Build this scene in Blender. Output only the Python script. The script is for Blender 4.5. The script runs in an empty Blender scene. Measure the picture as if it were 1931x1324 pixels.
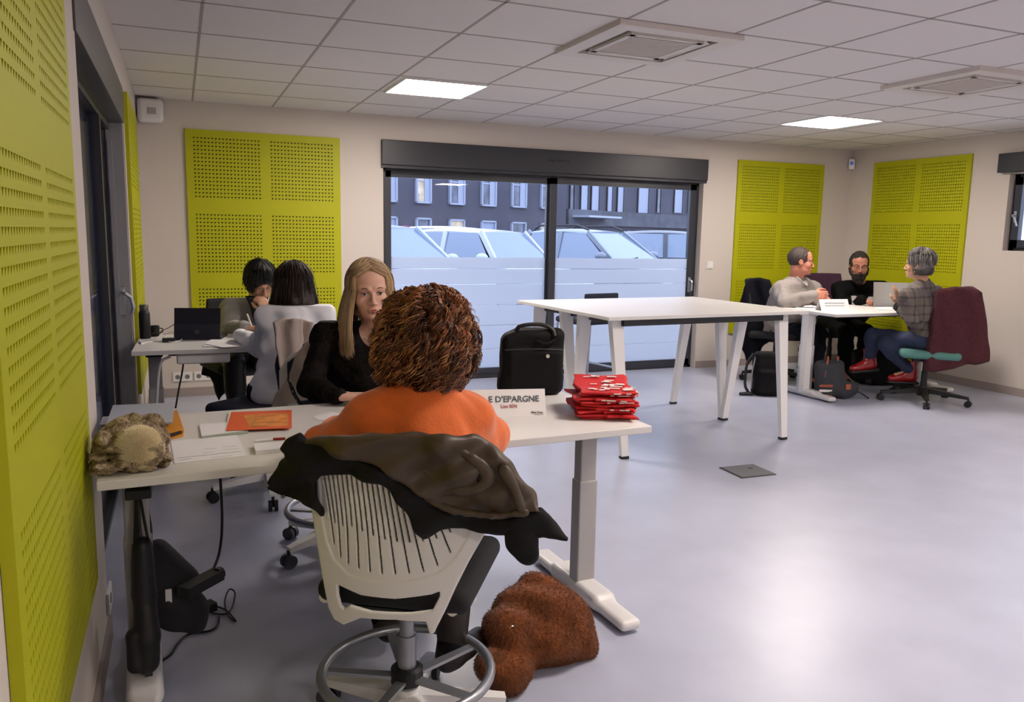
import bpy, bmesh, math, random
import numpy as np
from mathutils import Vector, Matrix
random.seed(7); rng = np.random.default_rng(7)
sc = bpy.context.scene
COL = sc.collection
# ---------------------------------------------------------------- camera
F_PX = 1503.74
YAW, PITCH, ROLL = 0.39423, 0.144818, 0.018024
EYE = np.array([0, 0, 1.4])
def cam_rot():
    cy, sy = math.cos(YAW), math.sin(YAW)
    fwd = np.array([sy*math.cos(PITCH), cy*math.cos(PITCH), -math.sin(PITCH)])
    right = np.array([cy, -sy, 0.0]); up = np.cross(right, fwd)
    r = math.cos(ROLL)*right + math.sin(ROLL)*up
    u = -math.sin(ROLL)*right + math.cos(ROLL)*up
    return np.array([r, u, -fwd]).T
RC = cam_rot()
cd = bpy.data.cameras.new('camera'); cam = bpy.data.objects.new('camera', cd); COL.objects.link(cam)
cd.sensor_width = 36; cd.lens = F_PX/1931*36; cd.clip_start = 0.02; cd.clip_end = 300
cam.matrix_world = Matrix.LocRotScale(Vector(EYE), Matrix(RC.tolist()), None)
sc.camera = cam
# helpers for reading positions off the survey of the room
def ray(u, v): return RC @ np.array([u-965.5, 662-v, -F_PX])
def atY(u, v, y):
    d = ray(u, v); return EYE + d*(y/d[1])
def atX(u, v, x):
    d = ray(u, v); return EYE + d*(x/d[0])
def atZ(u, v, z):
    d = ray(u, v); return EYE + d*((z-1.4)/d[2])
# ---------------------------------------------------------------- light
sc.view_settings.view_transform = 'Standard'; sc.view_settings.look = 'None'
sc.view_settings.gamma = 1; sc.view_settings.exposure = 0.54
sc.view_settings.use_curve_mapping = False
w = bpy.data.worlds.new('sky'); sc.world = w; w.use_nodes = True
bg = w.node_tree.nodes['Background']; bg.inputs[0].default_value = (0.66, 0.76, 1.0, 1); bg.inputs[1].default_value = 2.3
DAY = 1.0
# ---------------------------------------------------------------- materials
def lin(c):
    if isinstance(c, str): c = tuple(int(c[i:i+2], 16) for i in (0, 2, 4))
    return tuple(((x/255)/12.92 if x/255 <= .04045 else ((x/255+.055)/1.055)**2.4) for x in c)
MATS = {}
def mat(name, col, rough=.6, metal=0, spec=.5, bump=0, bscale=60, vary=0, vscale=8, sheen=0, emit=0, col2=None, trans=0, stretch=None, detail=4):
    if name in MATS: return MATS[name]
    m = bpy.data.materials.new(name); m.use_nodes = True; nt = m.node_tree; b = nt.nodes['Principled BSDF']
    c = lin(col)
    b.inputs['Base Color'].default_value = (*c, 1); b.inputs['Roughness'].default_value = rough
    b.inputs['Metallic'].default_value = metal; b.inputs['Specular IOR Level'].default_value = spec
    if sheen: b.inputs['Sheen Weight'].default_value = sheen
    if emit: b.inputs['Emission Color'].default_value = (*c, 1); b.inputs['Emission Strength'].default_value = emit
    if bump or vary:
        tc = nt.nodes.new('ShaderNodeTexCoord'); src = tc.outputs['Object']
        if stretch:
            mp = nt.nodes.new('ShaderNodeMapping'); mp.inputs['Scale'].default_value = stretch
            nt.links.new(src, mp.inputs[0]); src = mp.outputs[0]
    if vary:
        n = nt.nodes.new('ShaderNodeTexNoise'); n.inputs['Scale'].default_value = vscale; n.inputs['Detail'].default_value = detail
        nt.links.new(src, n.inputs['Vector'])
        r = nt.nodes.new('ShaderNodeValToRGB'); r.color_ramp.elements[0].position = .35; r.color_ramp.elements[1].position = .65
        c2 = lin(col2) if col2 else tuple(min(1, x*(1+vary)) for x in c)
        c1 = c if col2 else tuple(x*(1-vary) for x in c)
        r.color_ramp.elements[0].color = (*c1, 1); r.color_ramp.elements[1].color = (*c2, 1)
        nt.links.new(n.outputs['Fac'], r.inputs[0]); nt.links.new(r.outputs[0], b.inputs['Base Color'])
    if bump:
        n = nt.nodes.new('ShaderNodeTexNoise'); n.inputs['Scale'].default_value = bscale; n.inputs['Detail'].default_value = 3
        nt.links.new(src, n.inputs['Vector'])
        bp = nt.nodes.new('ShaderNodeBump'); bp.inputs['Strength'].default_value = bump; bp.inputs['Distance'].default_value = .01
        nt.links.new(n.outputs['Fac'], bp.inputs['Height']); nt.links.new(bp.outputs[0], b.inputs['Normal'])
    MATS[name] = m; return m
def glass_mat(name, tint, refl=.08, rough=.0):
    m = bpy.data.materials.new(name); m.use_nodes = True; nt = m.node_tree; nt.nodes.clear()
    o = nt.nodes.new('ShaderNodeOutputMaterial'); mx = nt.nodes.new('ShaderNodeMixShader')
    t = nt.nodes.new('ShaderNodeBsdfTransparent'); g = nt.nodes.new('ShaderNodeBsdfGlossy')
    t.inputs[0].default_value = (*tint, 1); g.inputs['Roughness'].default_value = rough
    lw = nt.nodes.new('ShaderNodeFresnel'); lw.inputs[0].default_value = 1.3
    ad = nt.nodes.new('ShaderNodeMath'); ad.operation = 'MULTIPLY'; ad.inputs[1].default_value = refl/.017
    nt.links.new(lw.outputs[0], ad.inputs[0]); ad.use_clamp = True
    nt.links.new(ad.outputs[0], mx.inputs[0]); nt.links.new(t.outputs[0], mx.inputs[1]); nt.links.new(g.outputs[0], mx.inputs[2])
    nt.links.new(mx.outputs[0], o.inputs[0]); MATS[name] = m; return m
# ---------------------------------------------------------------- object plumbing
BASE = {}
def thing(name, label, cat, loc=(0, 0, 0), rot=0, group=None, kind=None):
    o = bpy.data.objects.new(name, None); COL.objects.link(o); o.empty_display_size = .1
    o.location = tuple(float(x) for x in loc); o.rotation_euler = (0, 0, rot)
    BASE[o.name] = (np.array(loc, float), rot)
    tag(o, label, cat, group, kind); return o
def tag(o, label=None, cat=None, group=None, kind=None):
    if label: o['label'] = label
    if cat: o['category'] = cat
    if group: o['group'] = group
    if kind: o['kind'] = kind
    return o
def build(name, V, Fs, mats, parent=None, smooth=False, mi=None, local=False, base=None, autosmooth=None):
    """V in world space; stored relative to the thing's base"""
    V = np.asarray(V, float)
    if parent is not None and not local:
        loc, rot = BASE[parent.name]; V = V-loc
        if rot:
            c, s = math.cos(-rot), math.sin(-rot); V = np.stack([V[:, 0]*c-V[:, 1]*s, V[:, 0]*s+V[:, 1]*c, V[:, 2]], 1)
    if base is not None: V = V-np.array(base, float)
    me = bpy.data.meshes.new(name)
    if isinstance(Fs, np.ndarray):
        n, k = Fs.shape
        me.vertices.add(len(V)); me.vertices.foreach_set('co', V.astype(np.float32).ravel())
        me.loops.add(n*k); me.loops.foreach_set('vertex_index', Fs.astype(np.int32).ravel())
        me.polygons.add(n); me.polygons.foreach_set('loop_start', np.arange(0, n*k, k, dtype=np.int32))
        try: me.polygons.foreach_set('loop_total', np.full(n, k, dtype=np.int32))
        except Exception: pass
        me.update(calc_edges=True)
    else:
        me.from_pydata(V.tolist(), [], [list(f) for f in Fs]); me.update()
    if not isinstance(mats, (list, tuple)): mats = [mats]
    for m in mats: me.materials.append(m)
    if mi is not None: me.polygons.foreach_set('material_index', np.asarray(mi, dtype=np.int32))
    if smooth:
        me.polygons.foreach_set('use_smooth', np.ones(len(me.polygons), dtype=bool))
        if autosmooth:
            try: me.set_sharp_from_angle(angle=autosmooth)
            except Exception: pass
    me.update()
    o = bpy.data.objects.new(name, me); COL.objects.link(o)
    if base is not None: o.location = tuple(float(x) for x in base)
    BASE[o.name] = BASE[parent.name] if parent is not None else (np.array(base if base is not None else (0, 0, 0), float), 0)
    if parent is not None: o.parent = parent
    return o
def rotz(a): c, s = math.cos(a), math.sin(a); return np.array([[c, -s, 0], [s, c, 0], [0, 0, 1.]])
def frame(d, up=(0, 0, 1)):
    d = np.array(d, float); d /= np.linalg.norm(d); up = np.array(up, float)
    s = np.cross(d, up)
    if np.linalg.norm(s) < 1e-4: s = np.cross(d, (1, 0, 0))
    s /= np.linalg.norm(s); u = np.cross(s, d); return d, s, u
class MB:
    """collects boxes, bars, tubes into one mesh"""
    def __init__(s): s.V = []; s.F = []; s.n = 0; s.mi = []; s.cur = 0
    def add(s, V, F):
        V = np.asarray(V, float); s.V.append(V)
        for f in F: s.F.append(tuple(i+s.n for i in f)); s.mi.append(s.cur)
        s.n += len(V); return s
    def box(s, c, d, R=None, bev=0):
        x, y, z = np.array(d)/2
        if bev:
            b = min(bev, x*.95, y*.95, z*.95); bm = bmesh.new(); bmesh.ops.create_cube(bm, size=1)
            for v in bm.verts: v.co = (v.co.x*2*x, v.co.y*2*y, v.co.z*2*z)
            bmesh.ops.bevel(bm, geom=bm.edges[:], offset=b, segments=2, affect='EDGES', profile=.5)
            bm.verts.index_update(); V = np.array([v.co[:] for v in bm.verts]); F = [[v.index for v in f.verts] for f in bm.faces]; bm.free()
        else:
            V = np.array([(a*x, b_*y, c_*z) for a in (-1, 1) for b_ in (-1, 1) for c_ in (-1, 1)])
            F = [(0, 1, 3, 2), (4, 6, 7, 5), (0, 4, 5, 1), (2, 3, 7, 6), (0, 2, 6, 4), (1, 5, 7, 3)]
        if R is not None: V = V@np.asarray(R).T
        return s.add(V+np.array(c), F)
    def b2(s, lo, hi, bev=0): lo = np.array(lo, float); hi = np.array(hi, float); return s.box((lo+hi)/2, np.abs(hi-lo), None, bev)
    def bar(s, a, b, w, h, w2=None, h2=None, up=(0, 0, 1)):
        a = np.array(a, float); b = np.array(b, float); d, sd, u = frame(b-a, up); w2 = w if w2 is None else w2; h2 = h if h2 is None else h2
        V = [p+sd*i*ww/2+u*j*hh/2 for p, ww, hh in ((a, w, h), (b, w2, h2)) for i, j in ((-1, -1), (1, -1), (1, 1), (-1, 1))]
        return s.add(V, [(3, 2, 1, 0), (4, 5, 6, 7), (0, 1, 5, 4), (1, 2, 6, 5), (2, 3, 7, 6), (3, 0, 4, 7)])
    def tube(s, pts, r, n=10, close=False, cap=True):
        P = np.array(pts, float); m = len(P); rr = np.full(m, r) if np.isscalar(r) else np.array(r)
        T = np.gradient(P, axis=0) if not close else (np.roll(P, -1, 0)-np.roll(P, 1, 0))
        T /= np.linalg.norm(T, axis=1)[:, None]+1e-12
        up = np.array((0, 0, 1.)); nrm = np.cross(T[0], up)
        if np.linalg.norm(nrm) < .05: nrm = np.cross(T[0], (1., 0, 0))
        nrm /= np.linalg.norm(nrm); V = []
        for i in range(m):
            nrm = nrm-T[i]*nrm.dot(T[i]); nrm /= np.linalg.norm(nrm)+1e-12; bn = np.cross(T[i], nrm)
            for k in range(n):
                a = 2*math.pi*k/n; V.append(P[i]+rr[i]*(math.cos(a)*nrm+math.sin(a)*bn))
        F = []
        for i in range(m if close else m-1):
            j = (i+1) % m
            for k in range(n):
                l = (k+1) % n; F.append((i*n+k, i*n+l, j*n+l, j*n+k))
        if cap and not close: F.append(tuple(range(n-1, -1, -1))); F.append(tuple((m-1)*n+k for k in range(n)))
        return s.add(V, F)
    def cyl(s, a, b, r, r2=None, n=16): return s.tube([a, b], [r, r if r2 is None else r2], n)
    def lathe(s, prof, c=(0, 0, 0), n=24, R=None):
        V = []; F = []; m = len(prof)
        for r, z in prof:
            for k in range(n): a = 2*math.pi*k/n; V.append((r*math.cos(a), r*math.sin(a), z))
        for i in range(m-1):
            for k in range(n): l = (k+1) % n; F.append((i*n+k, i*n+l, (i+1)*n+l, (i+1)*n+k))
        F.append(tuple(range(n-1, -1, -1))); F.append(tuple((m-1)*n+k for k in range(n)))
        V = np.array(V)
        if R is not None: V = V@np.asarray(R).T
        return s.add(V+np.array(c), F)
    def prism(s, poly, a, b, M=None):
        """poly in (u,v), extruded from n=a to n=b ; M maps (u,n,v)->world"""
        n = len(poly); V = [(u, a, v) for u, v in poly]+[(u, b, v) for u, v in poly]
        F = [tuple(range(n)), tuple(range(2*n-1, n-1, -1))]+[(i, n+i, n+(i+1) % n, (i+1) % n) for i in range(n)]
        V = np.array(V, float)
        if M is not None: V = np.array([M(v) for v in V])
        return s.add(V, F)
    def build(s, name, m, parent=None, smooth=False, **k):
        return build(name, np.concatenate(s.V), s.F, m, parent, smooth, mi=s.mi if isinstance(m, (list, tuple)) else None, autosmooth=math.radians(40) if smooth else None, **k)
def spline(pts, n=24):
    P = np.array(pts, float); P = np.vstack([2*P[0]-P[1], P, 2*P[-1]-P[-2]]); out = []
    segs = len(P)-3; per = max(2, n//segs)
    for i in range(segs):
        p0, p1, p2, p3 = P[i:i+4]
        for t in np.linspace(0, 1, per, endpoint=False):
            out.append(.5*((2*p1)+(-p0+p2)*t+(2*p0-5*p1+4*p2-p3)*t*t+(-p0+3*p1-3*p2+p3)*t**3))
    out.append(P[-2]); return np.array(out)
def strands(paths, r, sides=4, taper=True):
    """paths (S,K,3) -> V,F of thin tubes"""
    P = np.asarray(paths, float); S, K, _ = P.shape
    T = np.gradient(P, axis=1); T /= np.linalg.norm(T, axis=2, keepdims=True)+1e-9
    ref = np.where(np.abs(T[..., 2:3]) > .9, np.array([1., 0, 0]), np.array([0, 0, 1.]))
    N = np.cross(T, ref); N /= np.linalg.norm(N, axis=2, keepdims=True)+1e-9; B = np.cross(T, N)
    rr = np.broadcast_to(np.asarray(r, float).reshape(-1, 1) if not np.isscalar(r) else r, (S, K)).copy()
    if taper: rr *= np.clip(np.minimum(1, (1-np.linspace(0, 1, K))*4+.15), 0, 1)
    a = 2*np.pi*np.arange(sides)/sides
    V = P[:, :, None, :]+rr[:, :, None, None]*(np.cos(a)[None, None, :, None]*N[:, :, None, :]+np.sin(a)[None, None, :, None]*B[:, :, None, :])
    idx = np.arange(S*K*sides).reshape(S, K, sides)
    a0 = idx[:, :-1, :]; a1 = np.roll(a0, -1, 2); b0 = idx[:, 1:, :]; b1 = np.roll(b0, -1, 2)
    Fq = np.stack([a0, a1, b1, b0], -1).reshape(-1, 4)
    return V.reshape(-1, 3), Fq, (K-1)*sides
# ---------------------------------------------------------------- implicit surfaces
class SDF:
    def __init__(s, lo, hi, h):
        s.lo = np.array(lo, float); s.h = h; s.N = np.ceil((np.array(hi)-s.lo)/h).astype(int)+1
        s.V = np.full(s.N, .5, np.float32); s.ax = [s.lo[i]+h*np.arange(s.N[i]) for i in range(3)]
    def _sub(s, lo, hi):
        i0 = np.clip(np.floor((np.array(lo)-s.lo)/s.h).astype(int), 0, s.N); i1 = np.clip(np.ceil((np.array(hi)-s.lo)/s.h).astype(int)+1, 0, s.N)
        if (i1 <= i0).any(): return None, None
        sl = tuple(slice(a, b) for a, b in zip(i0, i1))
        X = np.meshgrid(*[s.ax[i][sl[i]] for i in range(3)], indexing='ij', sparse=True)
        return sl, X
    def _mix(s, sl, d, k, op):
        A = s.V[sl]
        if op == 'sub':
            d = -d; h = np.maximum(k-np.abs(A-d), 0)/max(k, 1e-6); s.V[sl] = np.maximum(A, d)+h*h*k/4
        else:
            h = np.maximum(k-np.abs(A-d), 0)/max(k, 1e-6); s.V[sl] = np.minimum(A, d)-h*h*k/4
    def ell(s, c, r, k=.02, R=None, op='add'):
        c = np.array(c, float); r = np.array(r, float)*np.ones(3); m = r.max()+k+s.h*3
        sl, X = s._sub(c-m, c+m)
        if sl is None: return s
        p = [X[i]-c[i] for i in range(3)]
        if R is not None: p = [R[0][i]*p[0]+R[1][i]*p[1]+R[2][i]*p[2] for i in range(3)]
        k0 = np.sqrt((p[0]/r[0])**2+(p[1]/r[1])**2+(p[2]/r[2])**2)
        k1 = np.sqrt((p[0]/r[0]**2)**2+(p[1]/r[1]**2)**2+(p[2]/r[2]**2)**2)+1e-9
        s._mix(sl, (k0*(k0-1)/k1).astype(np.float32), k, op); return s
    def cap(s, a, b, ra, rb=None, k=.02, op='add', flat=None):
        a = np.array(a, float); b = np.array(b, float); rb = ra if rb is None else rb; m = max(ra, rb)+k+s.h*3
        sl, X = s._sub(np.minimum(a, b)-m, np.maximum(a, b)+m)
        if sl is None: return s
        d = b-a; L = d.dot(d)+1e-12; p = [X[i]-a[i] for i in range(3)]
        t = np.clip((p[0]*d[0]+p[1]*d[1]+p[2]*d[2])/L, 0, 1)
        D = np.sqrt((p[0]-t*d[0])**2+(p[1]-t*d[1])**2+(p[2]-t*d[2])**2)-(ra+(rb-ra)*t)
        s._mix(sl, D.astype(np.float32), k, op); return s
    def chain(s, pts, rs, k=.02, op='add'):
        for i in range(len(pts)-1): s.cap(pts[i], pts[i+1], rs[i], rs[i+1], k, op)
        return s
    def box(s, c, hf, rd=.01, k=.01, R=None, op='add'):
        c = np.array(c, float); hf = np.array(hf, float); m = np.linalg.norm(hf)+k+s.h*3 if R is not None else hf+k+s.h*3
        sl, X = s._sub(c-m, c+m)
        if sl is None: return s
        p = [X[i]-c[i] for i in range(3)]
        if R is not None: p = [R[0][i]*p[0]+R[1][i]*p[1]+R[2][i]*p[2] for i in range(3)]
        q = [np.abs(p[i])-hf[i]+rd for i in range(3)]
        D = np.sqrt(np.maximum(q[0], 0)**2+np.maximum(q[1], 0)**2+np.maximum(q[2], 0)**2)+np.minimum(np.maximum(np.maximum(q[0], q[1]), q[2]), 0)-rd
        s._mix(sl, D.astype(np.float32), k, op); return s
    def sheet(s, poly, t, yc, k=.01, rd=.008, op='add', a0=0, a2=2, an=1, width=None):
        """polygon in the (x,z) plane, thick t about the surface y=yc(x,z)"""
        P = np.array(poly, float); m = k+s.h*4+.02
        i0 = np.clip(np.floor((P.min(0)-m-s.lo[[0, 2]])/s.h).astype(int), 0, None); i1 = np.ceil((P.max(0)+m-s.lo[[0, 2]])/s.h).astype(int)+1
        sx, sz = slice(i0[0], i1[0]), slice(i0[1], i1[1])
        X, Z = np.meshgrid(s.ax[0][sx], s.ax[2][sz], indexing='ij')
        d2 = np.full(X.shape, 1e9); sg = np.ones(X.shape); n = len(P)
        for i in range(n):
            a = P[i]; b = P[(i+1) % n]; e = b-a; wx = X-a[0]; wz = Z-a[1]
            tt = np.clip((wx*e[0]+wz*e[1])/(e.dot(e)+1e-12), 0, 1)
            d2 = np.minimum(d2, (wx-e[0]*tt)**2+(wz-e[1]*tt)**2)
            c1 = Z >= a[1]; c2 = Z < b[1]; c3 = e[0]*wz > e[1]*wx
            fl = (c1 & c2 & c3) | (~c1 & ~c2 & ~c3); sg = np.where(fl, -sg, sg)
        d = sg*np.sqrt(d2); Y = s.ax[1][None, :, None]
        qy = np.abs(Y-yc(X, Z)[:, None, :])-t+rd; qx = d[:, None, :]+rd
        D = np.sqrt(np.maximum(qx, 0)**2+np.maximum(qy, 0)**2)+np.minimum(np.maximum(qx, qy), 0)-rd
        s._mix((sx, slice(None), sz), D.astype(np.float32), k, op); return s
    def noise(s, amp, freq, n=6, seed=0, stretch=(1, 1, 1)):
        r = np.random.default_rng(seed); X = np.meshgrid(*s.ax, indexing='ij', sparse=True); acc = 0
        m = np.abs(s.V) < amp*3+s.h*3
        ii = np.nonzero(m); pts = [s.ax[i][ii[i]] for i in range(3)]; acc = np.zeros(len(ii[0]))
        for j in range(n):
            d = r.normal(size=3); d /= np.linalg.norm(d); d *= freq*(.6+.9*r.random())*np.array(stretch); ph = r.random()*6.28
            w_ = 1.3*np.sin(2.1*(pts[0]*d[1]-pts[2]*d[0]+pts[1]*d[2])+ph*3)
            acc += np.sin(pts[0]*d[0]*6.28+pts[1]*d[1]*6.28+pts[2]*d[2]*6.28+ph+w_)
        s.V[ii] += (acc*amp/math.sqrt(n)).astype(np.float32); return s
    def cut(s, p, n):
        """keep the half space (x-p).n<0"""
        X = np.meshgrid(*s.ax, indexing='ij', sparse=True); n = np.array(n, float); n /= np.linalg.norm(n)
        D = (X[0]-p[0])*n[0]+(X[1]-p[1])*n[1]+(X[2]-p[2])*n[2]; s.V = np.maximum(s.V, D).astype(np.float32); return s
    def mesh(s):
        V = s.V; V[0] = V[-1] = .1; V[:, 0] = V[:, -1] = .1; V[:, :, 0] = V[:, :, -1] = .1
        I = V < 0; nx, ny, nz = V.shape
        cnt = np.zeros((nx-1, ny-1, nz-1), np.uint8)
        C8 = [(i, j, k) for i in (0, 1) for j in (0, 1) for k in (0, 1)]
        for i, j, k in C8: cnt += I[i:nx-1+i, j:ny-1+j, k:nz-1+k]
        act = (cnt > 0) & (cnt < 8); ci = np.nonzero(act); n = len(ci[0])
        vid = np.full(act.shape, -1, np.int32); vid[ci] = np.arange(n)
        val = {c: V[ci[0]+c[0], ci[1]+c[1], ci[2]+c[2]] for c in C8}
        acc = np.zeros((n, 3)); cn = np.zeros(n)
        for a in C8:
            for ax in range(3):
                if a[ax] == 0:
                    b = tuple(a[q]+(1 if q == ax else 0) for q in range(3)); va, vb = val[a], val[b]
                    m = (va < 0) != (vb < 0); t = np.where(m, va/np.where(m, va-vb, 1), 0)
                    p = np.tile(np.array(a, float), (n, 1)); p[:, ax] += t
                    acc[m] += p[m]; cn[m] += 1
        P = s.lo+s.h*(np.stack(ci, 1)+acc/cn[:, None])
        F = []
        for ax in range(3):
            u, v = (ax+1) % 3, (ax+2) % 3
            sa = [slice(1, -1)]*3; sb = [slice(1, -1)]*3
            sa[ax] = slice(0, V.shape[ax]-1); sb[ax] = slice(1, V.shape[ax])
            A = I[tuple(sa)]; B = I[tuple(sb)]; e = np.nonzero(A != B)
            q = [e[i]+(0 if i == ax else 1) for i in range(3)]
            def cell(du, dv):
                c = [q[0].copy(), q[1].copy(), q[2].copy()]; c[u] = c[u]-du; c[v] = c[v]-dv; return vid[c[0], c[1], c[2]]
            quad = np.stack([cell(1, 1), cell(0, 1), cell(0, 0), cell(1, 0)], 1)
            fl = ~A[e]; quad[fl] = quad[fl][:, ::-1]; F.append(quad)
        F = np.concatenate(F); F = F[(F >= 0).all(1)]
        return P, F
    def build(s, name, m, parent=None, M=None, **k):
        V, F = s.mesh()
        if M is not None: V = M(V)
        return build(name, V, F, m, parent, smooth=True, **k)
class Plane:
    """upright plane through O facing heading a (radians clockwise from +Y); local x to the right seen from behind, local y forward"""
    def __init__(s, O, a): s.O = np.array(O, float); s.f = np.array([math.sin(a), math.cos(a), 0]); s.r = np.array([math.cos(a), -math.sin(a), 0]); s.a = a
    def px(s, u, v):
        d = ray(u, v); t = (s.O-EYE).dot(s.f)/d.dot(s.f); p = EYE+d*t-s.O
        return (p.dot(s.r), p[2])
    def M(s, V): V = np.asarray(V); return s.O+V[..., 0:1]*s.r+V[..., 1:2]*s.f+V[..., 2:3]*np.array([0, 0, 1.])
# ---------------------------------------------------------------- room
XL, XR, YB, HC, YF = -.277, 7.139, 7.147, 2.424, -3.2
M_wall = mat('wall_paint', 'cfc6bd', .85, bump=.08, bscale=180, spec=.2)
M_floor = mat('vinyl_floor', 'b0b4c6', .33, spec=.6, vary=.05, vscale=3.0)
M_ceil = mat('ceiling_tile', 'dcd6d4', .9, bump=.12, bscale=260, spec=.1)
M_grid = mat('ceiling_grid', 'a39b99', .7)
M_anth = mat('anthracite_metal', '2b2d33', .38, spec=.5)
M_anth2 = mat('anthracite_frame', '32353d', .3, spec=.6)
M_black = mat('black_plastic', '111214', .5)
M_white = mat('white_plastic', 'e4e2e0', .4)
M_green = mat('lime_lacquer', 'adae04', .55, spec=.35)
M_greenback = mat('panel_inner_felt', '4a4d10', .9)
M_base = mat('plinth', '9a8e89', .6)
M_glass = glass_mat('window_glass', (.95, .97, 1.0), .025)
# LED panels
def emis(name, c, s):
    m = mat(name, c, .5, emit=s); return m
M_led = emis('led_diffuser', 'fff2e8', 34.0)
def struct(name, mb, m, **k):
    o = mb.build(name, m, **k); o['kind'] = 'structure'; return o
T = .25
struct('floor', MB().b2((XL-T, YF-T, -.2), (XR+T, YB+T, 0)), M_floor)
struct('ceiling', MB().b2((XL-T, YF-T, HC), (XR+T, YB+T, HC+.2)), M_ceil)
g = MB(); x = .1403
k = -1
while x+k*.622 < XR:
    if x+k*.622 > XL: g.b2((x+k*.622-.007, YF, HC-.002), (x+k*.622+.007, YB, HC+.01))
    k += 1
for k in range(-13, 6):
    y = 4.7114+k*.622
    if YF < y < YB: g.b2((XL, y-.007, HC-.002), (XR, y+.007, HC+.01))
struct('trim_1', g, M_grid)
# back wall with the big sliding window
wx0, wx1, wz1 = 1.70, 5.125, 2.0
b = MB(); b.b2((XL-T, YB, 0), (wx0, YB+T, HC)); b.b2((wx1, YB, 0), (XR+T, YB+T, HC)); b.b2((wx0, YB, wz1+.02), (wx1, YB+T, HC))
struct('wall_back', b, M_wall)
dy0, dy1 = 2.93, 5.33
b = MB(); b.b2((XL-T, YF-T, 0), (XL, dy0, HC)); b.b2((XL-T, dy1, 0), (XL, YB, HC)); b.b2((XL-T, dy0, wz1+.02), (XL, dy1, HC))
struct('wall_left', b, M_wall)
ry0, ry1, rz0, rz1 = 4.1, 5.22, 1.335, 2.04
b = MB(); b.b2((XR, YF-T, 0), (XR+T, ry0, HC)); b.b2((XR, ry1, 0), (XR+T, YB, HC)); b.b2((XR, ry0, 0), (XR+T, ry1, rz0)); b.b2((XR, ry0, rz1), (XR+T, ry1, HC))
struct('wall_right', b, M_wall)
struct('wall_front', MB().b2((XL, YF-T, 0), (XR, YF, HC)), M_wall)
struct('baseboard_back', MB().b2((XL, YB-.012, 0), (wx0-.01, YB, .075)).b2((wx1+.01, YB-.012, 0), (XR, YB, .075)), M_base)
struct('baseboard_right', MB().b2((XR-.012, YF, 0), (XR, YB-.012, .075)), M_base)
struct('baseboard_left', MB().b2((XL, YF, 0), (XL+.012, dy0-.01, .075)).b2((XL, dy1+.01, 0), (XL+.012, YB-.012, .075)), M_base)
# ---- window_1 : sliding window in the back wall
def film_mat():
    m = bpy.data.materials.new('frosted_film'); m.use_nodes = True; nt = m.node_tree; nt.nodes.clear()
    o = nt.nodes.new('ShaderNodeOutputMaterial'); mx = nt.nodes.new('ShaderNodeMixShader')
    t = nt.nodes.new('ShaderNodeBsdfTranslucent'); d = nt.nodes.new('ShaderNodeBsdfDiffuse')
    t.inputs[0].default_value = (.86, .89, .95, 1); d.inputs[0].default_value = (.7, .75, .8, 1)
    mx.inputs[0].default_value = .25; nt.links.new(t.outputs[0], mx.inputs[1]); nt.links.new(d.outputs[0], mx.inputs[2]); nt.links.new(mx.outputs[0], o.inputs[0]); return m
M_film = film_mat()
y0 = YB+.08; y1 = YB+.16
f = MB(); zt = 2.0
f.b2((wx0, y0, zt-.045), (wx1, y1, zt)); f.b2((wx0, y0, 0), (wx0+.04, y1, zt)); f.b2((wx1-.04, y0, 0), (wx1, y1, zt)); f.b2((wx0, y0, -.005), (wx1, y1, .03))
win = struct('window_1', f, M_anth)
BASE[win.name] = (np.zeros(3), 0)
for (a, c_, yy) in ((wx0+.03, 3.44, y0+.04), (3.385, wx1-.03, y0-.005)):
    s = MB(); s.b2((a, yy, zt-.1), (c_, yy+.04, zt-.035)); s.b2((a, yy, .02), (c_, yy+.04, .095)); s.b2((a, yy, .02), (a+.07, yy+.04, zt-.04)); s.b2((c_-.075, yy, .02), (c_, yy+.04, zt-.04))
    s.build('window_sash', M_anth2, win)
    MB().b2((a+.06, yy+.016, .08), (c_-.06, yy+.022, zt-.09)).build('pane', M_glass, win)
    fl = MB(); zs = [.095, .278, .514, .716, .918, 1.069, 1.177]
    for i in range(6):
        fl.b2((a+.07, yy+.011, zs[i]+(.003 if i else 0)), (c_-.075, yy+.014, zs[i+1]-(.0025 if i < 5 else 0)))
    fl.build('frosted_film', M_film, win)
hb = MB(); hb.b2((1.68, YB-.04, 1.995), (5.148, YB, 2.213), .006); hb.b2((1.68, YB-.02, 1.97), (5.148, YB+.16, 1.999))
hb.build('shutter_box', M_anth, win)
# brand stamp on the box: a short row of small raised letters too faint to read
st = MB()
for i in range(9): st.box((3.405+.028*i-.11, YB-.041, 2.11+.003*(i % 2)), (.017, .002, .013+.004*(i % 3)))
st.build('embossed_stamp', M_black, win)
h = MB(); hx = wx1-.075; h.b2((hx-.015, y0-.02, .82), (hx+.015, y0-.004, .98), .004); h.tube([(hx, y0-.015, .95), (hx, y0-.06, .945), (hx, y0-.065, .93), (hx, y0-.063, .84)], .009, 8)
h.build('window_handle', mat('brushed_handle', 'b9bbc0', .35, metal=.8), win)
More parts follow.
